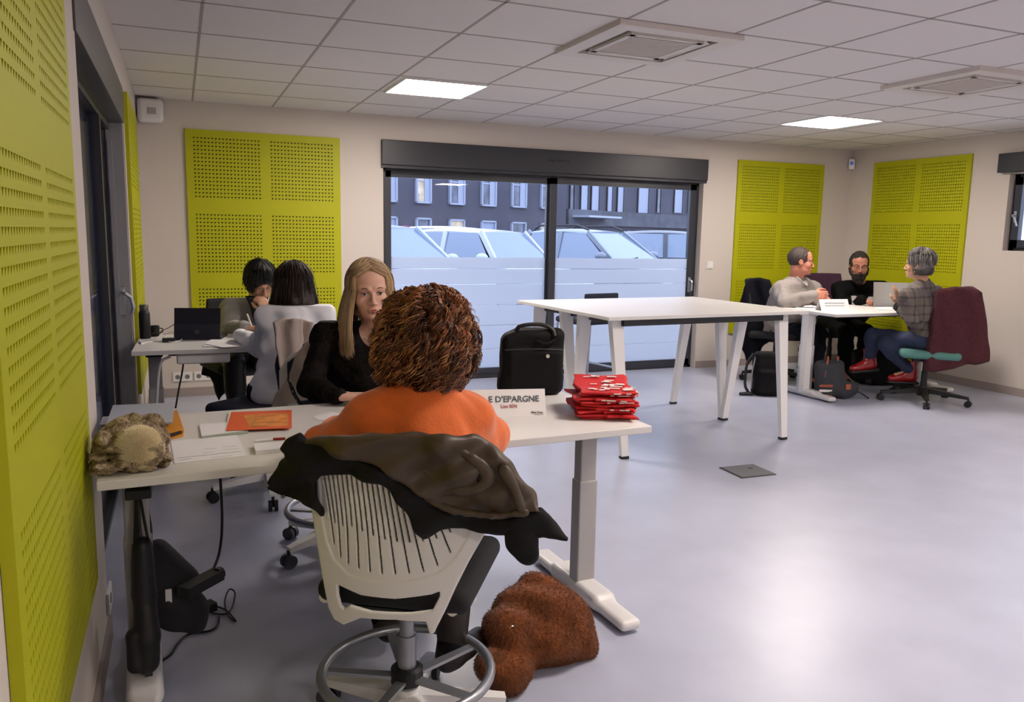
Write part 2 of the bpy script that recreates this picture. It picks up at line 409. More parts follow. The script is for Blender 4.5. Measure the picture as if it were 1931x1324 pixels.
# ---- window_2 : small window at right
f = MB(); xx0 = XR+.08; xx1 = XR+.14
f.b2((xx0, ry0, rz0), (xx1, ry1, rz0+.05)); f.b2((xx0, ry0, rz1-.05), (xx1, ry1, rz1)); f.b2((xx0, ry1-.05, rz0), (xx1, ry1, rz1)); f.b2((xx0, ry0, rz0), (xx1, ry0+.05, rz1))
w2 = struct('window_2', f, M_anth); BASE[w2.name] = (np.zeros(3), 0)
s = MB(); s.b2((xx0-.03, ry0+.03, rz0+.03), (xx0+.02, ry1-.03, rz0+.1)); s.b2((xx0-.03, ry0+.03, rz1-.1), (xx0+.02, ry1-.03, rz1-.03)); s.b2((xx0-.03, ry1-.1, rz0+.03), (xx0+.02, ry1-.03, rz1-.03)); s.b2((xx0-.03, ry0+.03, rz0+.03), (xx0+.02, ry0+.1, rz1-.03))
s.build('window_sash', M_anth2, w2)
MB().b2((xx0, ry0+.09, rz0+.09), (xx0+.006, ry1-.09, rz1-.09)).build('pane', M_glass, w2)
MB().b2((XR-.075, 3.9, 2.05), (XR, 5.3, 2.225), .006).build('shutter_box', M_anth, w2)
h = MB(); hy = ry1-.065; h.b2((xx0-.045, hy-.013, 1.6), (xx0-.03, hy+.013, 1.7), .003); h.tube([(xx0-.035, hy, 1.66), (xx0-.08, hy, 1.66), (xx0-.085, hy-.02, 1.64), (xx0-.08, hy-.05, 1.56)], .009, 8)
h.build('window_handle', MATS['brushed_handle'], w2)
# ---- door_1 : glazed sliding door in the left wall, shutter down outside
gx0 = XL-.075
M_stile = mat('grey_stile', '9a9a9c', .5, spec=.4)
f = MB(); f.b2((gx0-.06, dy0, wz1-.04), (gx0, dy1, wz1+.02)); f.b2((gx0-.06, dy0, 0), (gx0, dy0+.05, wz1)); f.b2((gx0-.06, dy0, 0), (gx0, dy1, .03))
d1 = struct('door_1', f, M_anth); BASE[d1.name] = (np.zeros(3), 0)
MB().b2((gx0-.03, dy0+.05, .03), (gx0-.024, dy1-.05, wz1-.03)).build('pane', glass_mat('door_glass', (.9, .92, 1.0), .006), d1)
s = MB()
for i in range(28): s.b2((gx0-.075, dy0, .005+i*.0715), (gx0-.06, dy1, .0762+i*.0715), .002)
s.build('roller_shutter', mat('shutter_slat', '2a3350', .8, spec=.1), d1)
MB().b2((gx0-.045, 4.6, .03), (gx0+.004, 4.66, wz1-.04)).build('meeting_stile', M_anth2, d1)
MB().b2((gx0-.02, dy1-.045, 0), (XL-.006, dy1-.003, wz1)).b2((gx0-.012, dy1-.07, 0), (gx0+.012, dy1-.045, 1.9)).build('door_stile', M_stile, d1)
h = MB(); hx = XL-.05; hy = dy1-.05; h.b2((hx-.016, hy-.008, .88), (hx+.016, hy+.006, 1.05), .003); h.tube([(hx, hy, 1.02), (hx, hy-.05, 1.02), (hx+.02, hy-.056, 1.015), (hx+.05, hy-.056, .99), (hx+.06, hy-.056, .93), (hx+.05, hy-.056, .89)], .011, 8)
h.build('door_handle', MATS['brushed_handle'], d1)
MB().b2((XL, 2.9, 2.0), (XL+.008, 5.28, 2.2), .002).b2((XL-.24, 2.93, 2.0), (XL+.002, 5.28, 2.018)).build('shutter_box', mat('shutter_box_grey', '4a4a4c', .35, spec=.6), d1)
# ---- perforated acoustic panels
def acoustic(label, O, U, N, W, z0, z1, th=.022, base=None):
    """O wall point at left-bottom, U along wall, N into room"""
    O = np.array(O, float); U = np.array(U, float); N = np.array(N, float); Zv = np.array((0, 0, 1.)); Hh = z1-z0
    P = lambda u, v, n: O+U*u+Zv*v+N*n
    t = thing('acoustic_panel', label, 'wall panel', P(W/2, 0, 0), 0, 'lime green perforated panels')
    V = []; F = []
    def q(a): i = len(V); V.extend(a); F.append(tuple(range(i, i+len(a))))
    ml = .055*W/1.243; gw = .53*W/1.243; gp = W-2*ml-2*gw; gh = .50; gv = .115; mt = .055
    xs = [0]; zs = [0]
    cols = [(ml, ml+gw), (ml+gw+gp, W-ml)]; rows = []; top = Hh-mt
    for i in range(3): rows.append((top-gh, top)); top -= gh+gv
    xc = [0, cols[0][0], cols[0][1], cols[1][0], cols[1][1], W]; zc = sorted([0, Hh]+[a for r in rows for a in r])
    nc, nr = 19, 16
    for i in range(5):
        for j in range(len(zc)-1):
            x0, x1, a0, a1 = xc[i], xc[i+1], zc[j], zc[j+1]
            if i in (1, 3) and any(abs(a0-r[0]) < 1e-6 for r in rows):
                cw = (x1-x0)/nc; chh = (a1-a0)/nr
                for c in range(nc):
                    for r in range(nr):
                        cx = x0+c*cw; cz = a0+r*chh
                        hol = [(cx+cw*.14, cz+chh*.78), (cx+cw*.86, cz+chh*.78), (cx+cw*.32, cz+chh*.3)]
                        A = [(cx, cz), (cx+cw, cz), (cx+cw, cz+chh), (cx, cz+chh)]
                        i0 = len(V)
                        V.extend([P(a, b_, th) for a, b_ in A]); V.extend([P(a, b_, th) for a, b_ in hol]); V.extend([P(a, b_, th-.009) for a, b_ in hol])
                        h0, h1, h2 = i0+4, i0+5, i0+6
                        F.extend([(i0, i0+1, h2), (i0+1, h1, h2), (i0+1, i0+2, h1), (i0+2, i0+3, h0, h1), (i0+3, i0, h2, h0)])
                        F.extend([(h0, h1, h1+3, h0+3), (h1, h2, h2+3, h1+3), (h2, h0, h0+3, h2+3)])
            else: q([P(x0, a0, th), P(x1, a0, th), P(x1, a1, th), P(x0, a1, th)])
    for (a, b_) in (((0, 0), (W, 0)), ((W, 0), (W, Hh)), ((W, Hh), (0, Hh)), ((0, Hh), (0, 0))):
        q([P(*a, th), P(*a, 0.001), P(*b_, 0.001), P(*b_, th)])
    build('perforated_board', V, F, M_green, t)
    bk = MB(); c = P(W/2, Hh/2, th-.012); d = np.abs(U)*(W-.01)+np.abs(Zv)*(Hh-.01)+np.abs(N)*.004
    bk.box(c, d); bk.build('felt_backing', M_greenback, t)
    return t
acoustic('lime green perforated wall panel behind the dark haired person at the far left desk', (.073, YB, 0), (1, 0, 0), (0, -1, 0), 1.243, .37, 2.2)
acoustic('lime green perforated panel on the back wall between the sliding window and the right corner', (5.545, YB, 0), (1, 0, 0), (0, -1, 0), 1.18, .37, 2.235)
acoustic('lime green perforated panel on the right wall, beside the small dark window', (XR, 6.80, 0), (0, -1, 0), (-1, 0, 0), 1.19, .37, 2.255)
pn0 = atX(50, 1324, XL+.022)[1]; pn1 = atX(166, 760, XL+.022)[1]; pz = atX(194, 1054, XL+.022)[2]
acoustic('large lime green perforated panel closest to the viewer on the left wall', (XL, pn0, 0), (0, 1, 0), (1, 0, 0), pn1-pn0, pz, 2.2)
acoustic('narrow looking lime green perforated panel on the left wall beyond the tall sliding door', (XL, 5.42, 0), (0, 1, 0), (1, 0, 0), 1.15, .37, 2.2)
# fix heights of the boards (they are drawn from z0 upward)
for o, z in zip([o for o in bpy.data.objects if o.name.startswith('acoustic_panel')], (.37, .37, .37, pz, .37)): o.location.z += z
# ---- ceiling fittings
def led(x, y, label, grp='square ceiling lights'):
    t = thing('ceiling_light', label, 'ceiling light', (x, y, HC), 0, grp)
    MB().b2((x-.3, y-.3, HC-.012), (x+.3, y-.285, HC)).b2((x-.3, y+.285, HC-.012), (x+.3, y+.3, HC)).b2((x-.3, y-.285, HC-.012), (x-.285, y+.285, HC)).b2((x+.285, y-.285, HC-.012), (x+.3, y+.285, HC)).build('frame', M_white, t)
    MB().b2((x-.285, y-.285, HC-.009), (x+.285, y+.285, HC-.002)).build('diffuser', M_led, t)
led(1.725, 5.66, 'bright square ceiling light nearer the left, above the sliding window')
led(5.28, 5.565, 'bright square ceiling light at right, above the three seated people')
led(5.28, 1.9, 'added unseen ceiling light that brightens the near desk', 'ceiling lights behind the viewer')
led(5.28, -1.6, 'added unseen ceiling light that brightens the near desk', 'ceiling lights behind the viewer')
led(2.347, 1.93, 'added unseen ceiling light that brightens the near desk', 'ceiling lights behind the viewer')  # added lamp above the view, lifts the desk and ceiling brightness
led(1.725, -1.6, 'added unseen ceiling light that brightens the near desk', 'ceiling lights behind the viewer')
M_grille = mat('grille_beige', '8a7d72', .7, vary=.1, vscale=200); M_acw = mat('cassette_plastic', 'd3cbc4', .5)
def cassette(x, y, label):
    t = thing('air_conditioner', label, 'air conditioner', (x, y, HC), 0, 'ceiling air conditioners'); s = .36
    f = MB()
    for a in range(4):
        R = rotz(a*math.pi/2); c = np.array((x, y, 0))
        f.box(c+R@np.array((-.045, -s+.045, HC-.014)), (2*s-.09, .09, .028), R)
        f.box(c+R@np.array((0, -.2, HC-.014)), (.44, .035, .03), R)
    f.build('cassette_frame', M_acw, t)
    MB().b2((x-s+.08, y-s+.08, HC-.012), (x+s-.05, y+s-.05, HC-.001)).build('air_slot', M_black, t)
    for a in range(4):
        R = rotz(a*math.pi/2); c = np.array((x, y, 0))
        Rt = R@np.array([[1, 0, 0], [0, math.cos(.5), -math.sin(.5)], [0, math.sin(.5), math.cos(.5)]])
        MB().box(c+R@np.array((0, -.243, HC-.017)), (.42, .03, .004), Rt).build('louvre_flap', M_acw, t)
    g = MB(); g.b2((x-.19, y-.19, HC-.026), (x+.19, y+.19, HC-.012)); g.build('intake_grille', M_grille, t)
    g = MB()
    for i in range(24): g.b2((x-.19, y-.19+i*.0162, HC-.029), (x+.19, y-.19+i*.0162+.006, HC-.025))
    g.build('grille_slats', M_acw, t)
cassette(2.33, 3.83, 'square beige air conditioning cassette nearer the middle of the ceiling')
cassette(4.70, 3.79, 'square beige air conditioning cassette at the right edge of the ceiling')
# ---- small wall fittings
s = SDF((-.30, YB-.16, 2.2), (-.05, YB+.01, 2.44), .004); s.box((-.172, YB-.055, 2.315), (.095, .055, .092), .035, .01); s.cut((0, YB-.001, 0), (0, 1, 0))
t = thing('alarm_siren', 'rounded white alarm box high in the left corner under the ceiling', 'alarm', (-.172, YB, 2.22))
s.build('housing', M_white, t)
MB().b2((-.19, YB-.116, 2.285), (-.13, YB-.109, 2.335), .003).build('sounder_grille', mat('pale_grey', 'a9a5a2', .5), t)
t = thing('motion_detector', 'small white motion detector in the far right corner below the ceiling', 'sensor', (XR-.05, YB-.05, 2.2))
c = np.array((XR-.045, YB-.045, 2.26)); R = rotz(-math.pi/4)
MB().box(c, (.065, .05, .115), R, .012).build('housing', M_white, t)
s = SDF(c-.06, c+.06, .003); s.ell(c+R@np.array((0, -.02, .01)), (.02, .018, .024), 0); s.build('sensor_lens', mat('sensor_lens', '5a5fb8', .2, emit=.25), t)
def plate(name, label, cat, c, u, n, w_, h_, kind='socket', grp=None, holes=1):
    c = np.array(c, float); u = np.array(u, float); n = np.array(n, float); dim = np.abs(u)*w_+np.abs(n)*.01+np.array((0, 0, h_))
    t = thing(name, label, cat, c-np.array((0, 0, h_/2)), 0, grp)
    MB().box(c+n*.005, dim, None, .002).build('cover_plate', M_white, t)
    for i in range(holes):
        cc = c+u*(i-(holes-1)/2)*w_/holes
        if kind == 'socket': MB().cyl(cc+n*.0095, cc+n*.0115, .019, n=20).build('socket_well', mat('socket_grey', '77706c', .6), t)
        else: MB().box(cc+n*.012, np.abs(u)*w_*.72+np.abs(n)*.006+np.array((0, 0, h_*.72)), None, .002).build('rocker', M_white, t)
plate('light_switch', 'white light switch on the back wall right of the sliding window', 'switch', (5.253, YB, 1.115), (1, 0, 0), (0, -1, 0), .08, .08, 'switch')
plate('wall_socket', 'double white socket under the far left desk, left of the pair', 'socket', (-.02, YB, .17), (1, 0, 0), (0, -1, 0), .15, .075, grp='sockets on the back wall', holes=2)
plate('wall_socket', 'double white socket under the far left desk, right of the pair', 'socket', (.145, YB, .17), (1, 0, 0), (0, -1, 0), .15, .075, grp='sockets on the back wall', holes=2)
pc = atX(203, 1128, XL)
plate('wall_socket', 'white socket low on the left wall behind the near desk leg', 'socket', pc, (0, 1, 0), (1, 0, 0), .12, .075)
t = thing('floor_hatch', 'square grey metal hatch set flush in the pale floor', 'floor hatch', (3.14, 3.785, 0), math.radians(-3))
MB().box((3.14, 3.785, .002), (.25, .225, .005), rotz(math.radians(-2))).build('hatch_frame', mat('steel_trim', '55555a', .4, metal=.6), t)
MB().box((3.14, 3.785, .0045), (.232, .208, .003), rotz(math.radians(-2))).build('hatch_lid', mat('hatch_grey', '77777a', .6, spec=.3), t)
MB().box((3.19, 3.82, .0065), (.025, .012, .002), rotz(math.radians(-2))).build('finger_slot', M_black, t)
# ---------------------------------------------------------------- outside
M_asph = mat('asphalt', '6a6b70', .9, vary=.1, vscale=3)
gr = MB().b2((-60, YB+T, -.25), (120, 140, -.12)); struct('ground', gr, M_asph)
def lin_pt(u, v, y): return atY(u, v, y)
# facade frame: from A to B
def facade(label, A, B, H, m, z0=-.12):
    A = np.array([A[0], A[1], 0.]); B = np.array([B[0], B[1], 0.]); U = (B-A)/np.linalg.norm(B-A); L = np.linalg.norm(B-A); N = np.array([U[1], -U[0], 0])
    t = thing('building', label, 'building', ((A+B)/2)[0:2].tolist()+[z0])
    R = np.stack([U, -N, (0, 0, 1)], 1)
    return t, A, U, L, N, R
M_fac = mat('dark_render', '4c4b56', .9, vary=.12, vscale=.4); M_wf = mat('window_surround', '9aa0b2', .5); M_pane = mat('far_pane', '54586a', .15, spec=.6, vary=.5, vscale=1.3)
M_blind = mat('lowered_blind', '98a0b6', .6); M_conc = mat('concrete_band', '565861', .9, vary=.2, vscale=1.0); M_warm = mat('lit_room', 'b8a890', .6, emit=.25, vary=.4, vscale=2.)
A = atY(330, 450, 44.7); B = atY(1066, 450, 60.)
t, A, U, L, N, R = facade('dark grey rendered building with white framed windows across the car park', A, B, 9, M_fac)
MB().box(A+U*L/2-N*3+np.array((0, 0, 5)), (L, 6, 10.3), R).build('facade_wall', M_fac, t)
def on_facade(u):  # distance along facade of pixel column u
    d = ray(u, 420); d2 = np.array([[d[0], -U[0]], [d[1], -U[1]]]); k = np.linalg.solve(d2, A[:2]-EYE[:2]); return k[1], k[0]
def zat(u, v): s_, k = on_facade(u); return 1.4+ray(u, v)[2]*k
k = 0
for u0, u1 in ((668, 690), (717, 747), (782, 811), (845, 874), (905, 933), (962, 990), (1017, 1044)):
    for (va, vb, typ) in ((322, 383, 0), (410, 452, 1)):
        s0, _ = on_facade(u0); s1, _ = on_facade(u1); dv = (u0-780)*.045
        za = zat(u0, va+dv); zb = zat(u0, vb+dv); w_ = s1-s0; zc = (za+zb)/2; hh = za-zb; c = A+U*(s0+s1)/2+np.array((0, 0, zc))
        fr = MB()
        for sx in (-1, 1): fr.box(c+U*sx*(w_/2-.07)+N*.06, (.14, .24, hh), R)
        fr.box(c+N*.06+np.array((0, 0, hh/2-.06)), (w_, .24, .12), R); fr.box(c+N*.06-np.array((0, 0, hh/2-.06)), (w_, .24, .12), R)
        if not typ: fr.box(c+N*.05+U*(w_*.28), (w_*.42, .12, hh), R); fr.box(c+N*.05+np.array((0, 0, hh*.2)), (w_, .1, .1), R)
        wf = fr.build('window_surround', M_wf, t)
        mm = [M_pane, M_warm, M_pane, M_blind, M_blind, M_pane][k % 6]
        if not typ: mm = M_warm if k in (2, 4) else M_pane
        MB().box(c+N*.02, (w_*.96, .06, hh*.96), R).build('pane', mm, wf); k += 1
# second building at right with concrete band
A = atY(1066, 450, 60.6); B = atY(1420, 450, 78.)
t, A, U, L, N, R = facade('dark building with concrete band, tall upper windows and small entrance canopy', A, B, 9, M_fac)
MB().box(A+U*L/2-N*3+np.array((0, 0, 5)), (L, 6, 10.3), R).build('facade_wall', M_fac, t)
zb0 = zat(1200, 428); zb1 = zat(1200, 402)
MB().box(A+U*L/2+N*.15+np.array((0, 0, (zb0+zb1)/2)), (L, .3, zb1-zb0), R).build('concrete_band', M_conc, t)
for u0, u1 in ((1072, 1080), (1092, 1106), (1112, 1127), (1142, 1152), (1161, 1173), (1200, 1220), (1236, 1243), (1268, 1284), (1295, 1320)):
    s0, _ = on_facade(u0); s1, _ = on_facade(u1); za = zat(u0, 340); zb = zat(u0, 401); c = A+U*(s0+s1)/2+np.array((0, 0, (za+zb)/2))
    for sx in (-1, 1): wf = MB().box(c+U*sx*(s1-s0)/2+N*.05, (.1, .2, za-zb), R).build('window_mullion', M_anth, t)
    MB().box(c+N*.03, (s1-s0, .08, za-zb), R).build('pane', M_wf if u0 not in (1072, 1236) else M_pane, wf)
s0, _ = on_facade(1074); s1, _ = on_facade(1136); zc = zat(1100, 409)
MB().box(A+U*(s0+s1)/2+N*1.0+np.array((0, 0, zc)), (s1-s0, 2, .16), R).build('entrance_canopy', mat('canopy_white', 'a9b0be', .5), t)
s0, _ = on_facade(1180); s1, _ = on_facade(1290); zc = zat(1230, 440); MB().box(A+U*(s0+s1)/2+N*.1+np.array((0, 0, zc-.6)), (s1-s0, .2, 1.5), R).build('ground_floor_shutter', M_blind, t)
# ---- cars
M_tyre = mat('tyre', '15161a', .8); M_cglass = mat('car_glass', '708096', .08, spec=.9); M_trimb = mat('car_trim', '20222a', .5); M_lampc = mat('car_lamp', 'c9d2dc', .1, spec=.9)  # car glass: bluish base colour carries the reflected sky
def car(name, label, c, heading, L, Wd, H, belt, col, prof, rails=False, roofcol=None, seats=True, cat='car'):
    """prof: stations (x along, roof z, half width at roof) - x forward; heading = direction of the nose in degrees from +X"""
    m = mat('paint_'+col, col, .25, spec=.6); t = thing(name, label, cat, (c[0], c[1], -.12), math.radians(heading))
    a = math.radians(heading); ex = np.array((math.cos(a), math.sin(a), 0)); ey = np.array((-math.sin(a), math.cos(a), 0)); O = np.array((c[0], c[1], -.12))
    P = lambda x, y, z: O+ex*x+ey*y+np.array((0, 0, z))
    # body: rings
    st = [(-L/2, .45, .62, .80), (-L/2+.06, .35, belt-.08, .93), (-L/2+.5, .22, belt, 1), (-L*.2, .2, belt, 1), (L*.1, .2, belt, 1), (L*.22, .2, belt-.02, 1), (L*.36, .22, belt-.1, .98), (L/2-.12, .3, belt-.24, .9), (L/2, .4, belt-.45, .78)]
    V = []; F = []
    for x, zb, zt, k in st:
        w_ = Wd/2*k
        V += [P(x, -w_*.9, zb), P(x, -w_, zb+.2), P(x, -w_, (zb+zt)/2+.08), P(x, -w_*.93, zt-.03), P(x, -w_*.8, zt), P(x, 0, zt+.03), P(x, w_*.8, zt), P(x, w_*.93, zt-.03), P(x, w_, (zb+zt)/2+.08), P(x, w_, zb+.2), P(x, w_*.9, zb)]
    n = 11
    for i in range(len(st)-1):
        for j in range(n): F.append((i*n+j, i*n+(j+1) % n, (i+1)*n+(j+1) % n, (i+1)*n+j))
    F.append(tuple(range(n))); F.append(tuple(range((len(st)-1)*n+n-1, (len(st)-1)*n-1, -1)))
    build('body', V, F, m, t, smooth=True, autosmooth=.6)
    # greenhouse
    xr0, xr1, xf1, xf0 = prof   # rear base, rear roof, front roof, windscreen base
    wb = Wd/2*.9; wr = Wd/2*.70; zr = H
    rf = MB(); V = []; F = []
    xs = np.linspace(xr1, xf1, 6)
    for x in xs:
        zz = zr-.05*((x-(xr1+xf1)/2)/((xf1-xr1)/2))**2
        for y, dz in ((-wr-.02, -.05), (-wr*.85, -.005), (0, .015), (wr*.85, -.005), (wr+.02, -.05)): V.append(P(x, y, zz+dz))
        for y, dz in ((wr+.02, -.09), (-wr-.02, -.09)): V.append(P(x, y, zz+dz))
    for i in range(5):
        for j in range(7): F.append((i*7+j, i*7+(j+1) % 7, (i+1)*7+(j+1) % 7, (i+1)*7+j))
    F += [tuple(range(7)), tuple(range(41, 34, -1))]
    build('roof', V, F, roofcol or m, t, smooth=True, autosmooth=.6)
    zt = zr-.1
    gl = MB()
    # side glass / windscreen / rear glass as thin slabs
    def quad(a_, b_, c_, d_, nm, mm, off):
        o = np.cross(np.array(b_)-a_, np.array(d_)-a_); o /= np.linalg.norm(o); o *= off
        return build(nm, [a_, b_, c_, d_, np.array(a_)-o, np.array(b_)-o, np.array(c_)-o, np.array(d_)-o], [(0, 1, 2, 3), (7, 6, 5, 4), (0, 4, 5, 1), (1, 5, 6, 2), (2, 6, 7, 3), (3, 7, 4, 0)], mm, t)
    quad(P(xf0, -wb, belt-.03), P(xf0, wb, belt-.03), P(xf1, wr, zt+.03), P(xf1, -wr, zt+.03), 'windscreen', M_cglass, .02)
    quad(P(xr0, wb, belt-.03), P(xr0, -wb, belt-.03), P(xr1, -wr, zt+.03), P(xr1, wr, zt+.03), 'rear_window', M_cglass, .02)
    for s_ in (-1, 1):
        xm = (xr0+xf0)/2-.05
        ins = .05
        quad(P(xr0+.15, s_*wb, belt-.02), P(xm-ins, s_*wb, belt-.02), P(xm-ins-.02, s_*wr, zt+.02), P(xr1+.1, s_*wr, zt+.02), 'side_window', M_cglass, .02*s_)
        quad(P(xm+ins, s_*wb, belt-.02), P(xf0-.22, s_*wb, belt-.02), P(xf1-.08, s_*wr, zt+.02), P(xm+ins-.02, s_*wr, zt+.02), 'side_window', M_cglass, .02*s_)
        e = s_*.012
        for (xa, xb, ww) in ((xr0+.02, xr1+.01, .12), (xm, xm-.02, .11), (xf0-.06, xf1-.0, .09)):
            MB().bar(P(xa, s_*wb+e, belt-.04), P(xb, s_*wr+e, zt+.04), ww, .06, up=ey).build('roof_pillar', m, t)
        if rails: r = MB(); r.tube([P(xr1+.1, s_*wr, zt+.08), P(xr1+.25, s_*wr, zt+.17), P(xf1-.3, s_*wr, zt+.18), P(xf1, s_*wr, zt+.09)], .025, 6); r.build('roof_rail', M_trimb, t)
        mr = SDF(np.minimum(P(xf0-.45, s_*(wb+.02), belt-.1), P(xf0-.1, s_*(wb+.35), belt+.2))-.25, np.maximum(P(xf0-.45, s_*(wb+.02), belt-.1), P(xf0-.1, s_*(wb+.35), belt+.2))+.25, .03)
        mr.ell(P(xf0-.28, s_*(wb+.17), belt+.09), (.11, .13, .085), .0); mr.cap(P(xf0-.28, s_*wb, belt), P(xf0-.28, s_*(wb+.12), belt+.05), .03); mr.build('door_mirror', m, t)
        for xw in (-L*.31, L*.31):
            wh = MB(); wh.cyl(P(xw, s_*(Wd/2-.2), .31), P(xw, s_*(Wd/2+.01), .31), .31, n=24); wo = wh.build('wheel', M_tyre, t)
            MB().cyl(P(xw, s_*(Wd/2), .31), P(xw, s_*(Wd/2+.02), .31), .2, n=16).build('hub_cap', M_lampc, wo)
        MB().box(P(L/2-.1, s_*Wd*.33, belt-.4), (.16, .34, .14), np.stack([ex, ey, (0, 0, 1)], 1), .04).build('headlamp', M_lampc, t)
        MB().box(P(-L/2+.04, s_*Wd*.38, belt-.15), (.1, .16, .3), np.stack([ex, ey, (0, 0, 1)], 1), .03).build('tail_lamp', mat('tail_lamp', '7a1c20', .2), t)
    for s_ in (-.35, .35):
        if seats: MB().box(P((xr1+xf1)/2+.35, s_, belt+.05), (.1, .42, .6), np.stack([ex, ey, (0, 0, 1)], 1), .05).build('seat_back', M_trimb, t)
    MB().tube([P(xf0-.02, -.45, belt+.0), P(xf0-.1, .1, belt+.06)], .012, 5).build('wiper', M_black, t)
    return t
def spot(u, y): p = atY(u, 450, y); return (p[0], p[1])
car('car', 'white hatchback parked nose towards the room, in the left half of the window', spot(922, 14.2), -62, 3.9, 1.72, 1.62, 1.02, 'b4bac6', (-1.85, -1.45, .35, .95))
car('car', 'silver grey crossover with roof rails parked right of the window mullion', spot(1128, 15.2), -64, 4.3, 1.8, 1.66, 1.04, '6f7888', (-1.9, -1.35, .2, 1.05), rails=True)
car('car', 'white car cut off by the left edge of the sliding window', spot(708, 13.0), -62, 4.2, 1.75, 1.66, 1.02, 'aab3c2', (-1.9, -1.4, .3, 1.1))
car('car', 'dark estate car with chrome window line at the right edge of the window', spot(1300, 17.0), -35, 4.4, 1.8, 1.68, 1.05, '3a404e', (-2.0, -1.6, .2, 1.0))
car('car', 'dark low car seen from behind, between the two white cars', spot(796, 20.5), 100, 4.3, 1.76, 1.42, .95, '4b5064', (-1.8, -1.0, .3, 1.1))
car('van', 'cream coloured van parked far behind the dark low car', spot(800, 29), 160, 4.3, 1.9, 1.78, 1.15, 'e6dcc0', (-2.0, -1.9, .6, 1.2), cat='van')
car('car', 'black car far back, between the white hatchback and the grey crossover', spot(1020, 24.0), 120, 4.3, 1.8, 1.62, 1.0, '23252e', (-1.9, -1.2, .3, 1.1))
t = thing('road_sign', 'round no parking sign on a thin dark post beside the cream van', 'road sign', atY(770, 450, 25)*np.array((1, 1, 0))-np.array((0, 0, .12)))
p = atY(764, 438, 25); pb = atY(778, 440, 25)
MB().cyl((p[0], p[1], -.12), (p[0], p[1], p[2]), .03, n=8).build('post', M_trimb, t)
v = np.array((-.35, -.94, 0)); MB().cyl(p, p+v*.02, .22, n=28).build('sign_face', mat('sign_red', 'a04a70', .5), t)
MB().cyl(p+v*.02, p+v*.026, .16, n=28).build('sign_centre', mat('sign_blue', '5260a8', .5), t)
# ---------------------------------------------------------------- furniture
M_top = mat('desk_laminate', 'd9d6d2', .42, spec=.45); M_leg = mat('desk_leg_metal', 'a9a6a4', .42, spec=.5, metal=.1); M_foot = mat('desk_foot', 'dcdad8', .35)
M_steelgrey = mat('silver_metal', '9fa1a6', .35, metal=.7); M_chrome = mat('chrome', 'c2c4c8', .2, metal=1.0)
def Rz(a): return rotz(a)
def desk(label, c, w_, d_, z, rot, legx=(-.62, .62), tray=True, col='rect', legy=0):
    t = thing('sit_stand_desk', label, 'desk', (c[0], c[1], 0), rot, 'height adjustable desks'); R = rotz(rot); O = np.array((c[0], c[1], 0.))
    P = lambda x, y, zz: O+R@np.array((x, y, 0))+np.array((0, 0, zz))
    MB().box(P(0, 0, z-.0125), (w_, d_, .025), R, .0025).build('tabletop', M_top, t)
    MB().box(P(0, legy, z-.055), (w_-.34, .05, .05), R, .003).build('crossbeam', M_black, t)
    for x in legx:
        if col == 'rect':
            MB().box(P(x, legy, (z-.03+.46)/2), (.07, .055, z-.03-.46), R, .006).build('upper_column', M_leg, t)
            MB().box(P(x, legy, .25), (.08, .065, .44), R, .006).build('lower_column', M_leg, t)
            MB().box(P(x+.01, legy, z-.04), (.09, .46, .03), R, .008).build('mounting_bracket', M_black, t)
        else:
            def octo(r, z0, z1): return MB().lathe([(r, z0), (r, z1)], P(x, legy, 0), 8, R)
            octo(.058, .46, z-.05).build('upper_column', M_foot, t, smooth=False); octo(.065, .03, .46).build('lower_column', M_foot, t)
            octo(.075, z-.05, z-.027).build('column_collar', M_foot, t)
        pts = [(-.36, .022), (-.345, .012), (.345, .012), (.36, .022), (.358, .032), (.07, .068), (-.07, .068), (-.358, .032)]
        s = SDF(np.array((x-.07, -.42, -.01)), np.array((x+.07, .42, .1)), .006)
        s.box((x, 0, .03), (.042, .36, .02), .018, 0); s.box((x, 0, .045), (.042, .17, .022), .015, .04)
        V, F = s.mesh(); V = (V+np.array((0, legy, 0)))@R.T+O; build('foot', V, F, M_foot, t, smooth=True)
        for yy in (-.31, .31): MB().cyl(P(x, yy+legy, 0), P(x, yy+legy, .014), .022, n=12).build('floor_glide', M_black, t)
    return t
nd_rot = math.radians(2.6)
ND = lambda x, y, z=.75: np.array((.62, 2.655, 0))+rotz(nd_rot)@np.array((x, y, 0))+np.array((0, 0, z))
near_desk = desk('long white sit-stand desk in the foreground with papers, a laptop and red bags on it', (.62, 2.655), 1.72, .76, .75, nd_rot, legx=(-.775, .795), legy=-.045)
back_desk = desk('white sit-stand desk against the left wall with a dark tablet and a flask on it', (.52, 5.04), 1.55, .70, .74, math.radians(-1.5), legx=(-.68, .68))
right_desk = desk('white sit-stand desk in the far right corner carrying a name sign and a silver laptop', (5.92, 5.57), 1.6, .80, .78, 0, legx=(-.72, .72), col='oct')
# cable tray under the far left desk
tr = SDF((-.2, 4.6, .6), (.5, 5.0, .74), .006); tr.box((.10, 4.80, .682), (.14, .07, .028), .012, 0); tr.build('cable_tray', M_white, back_desk)
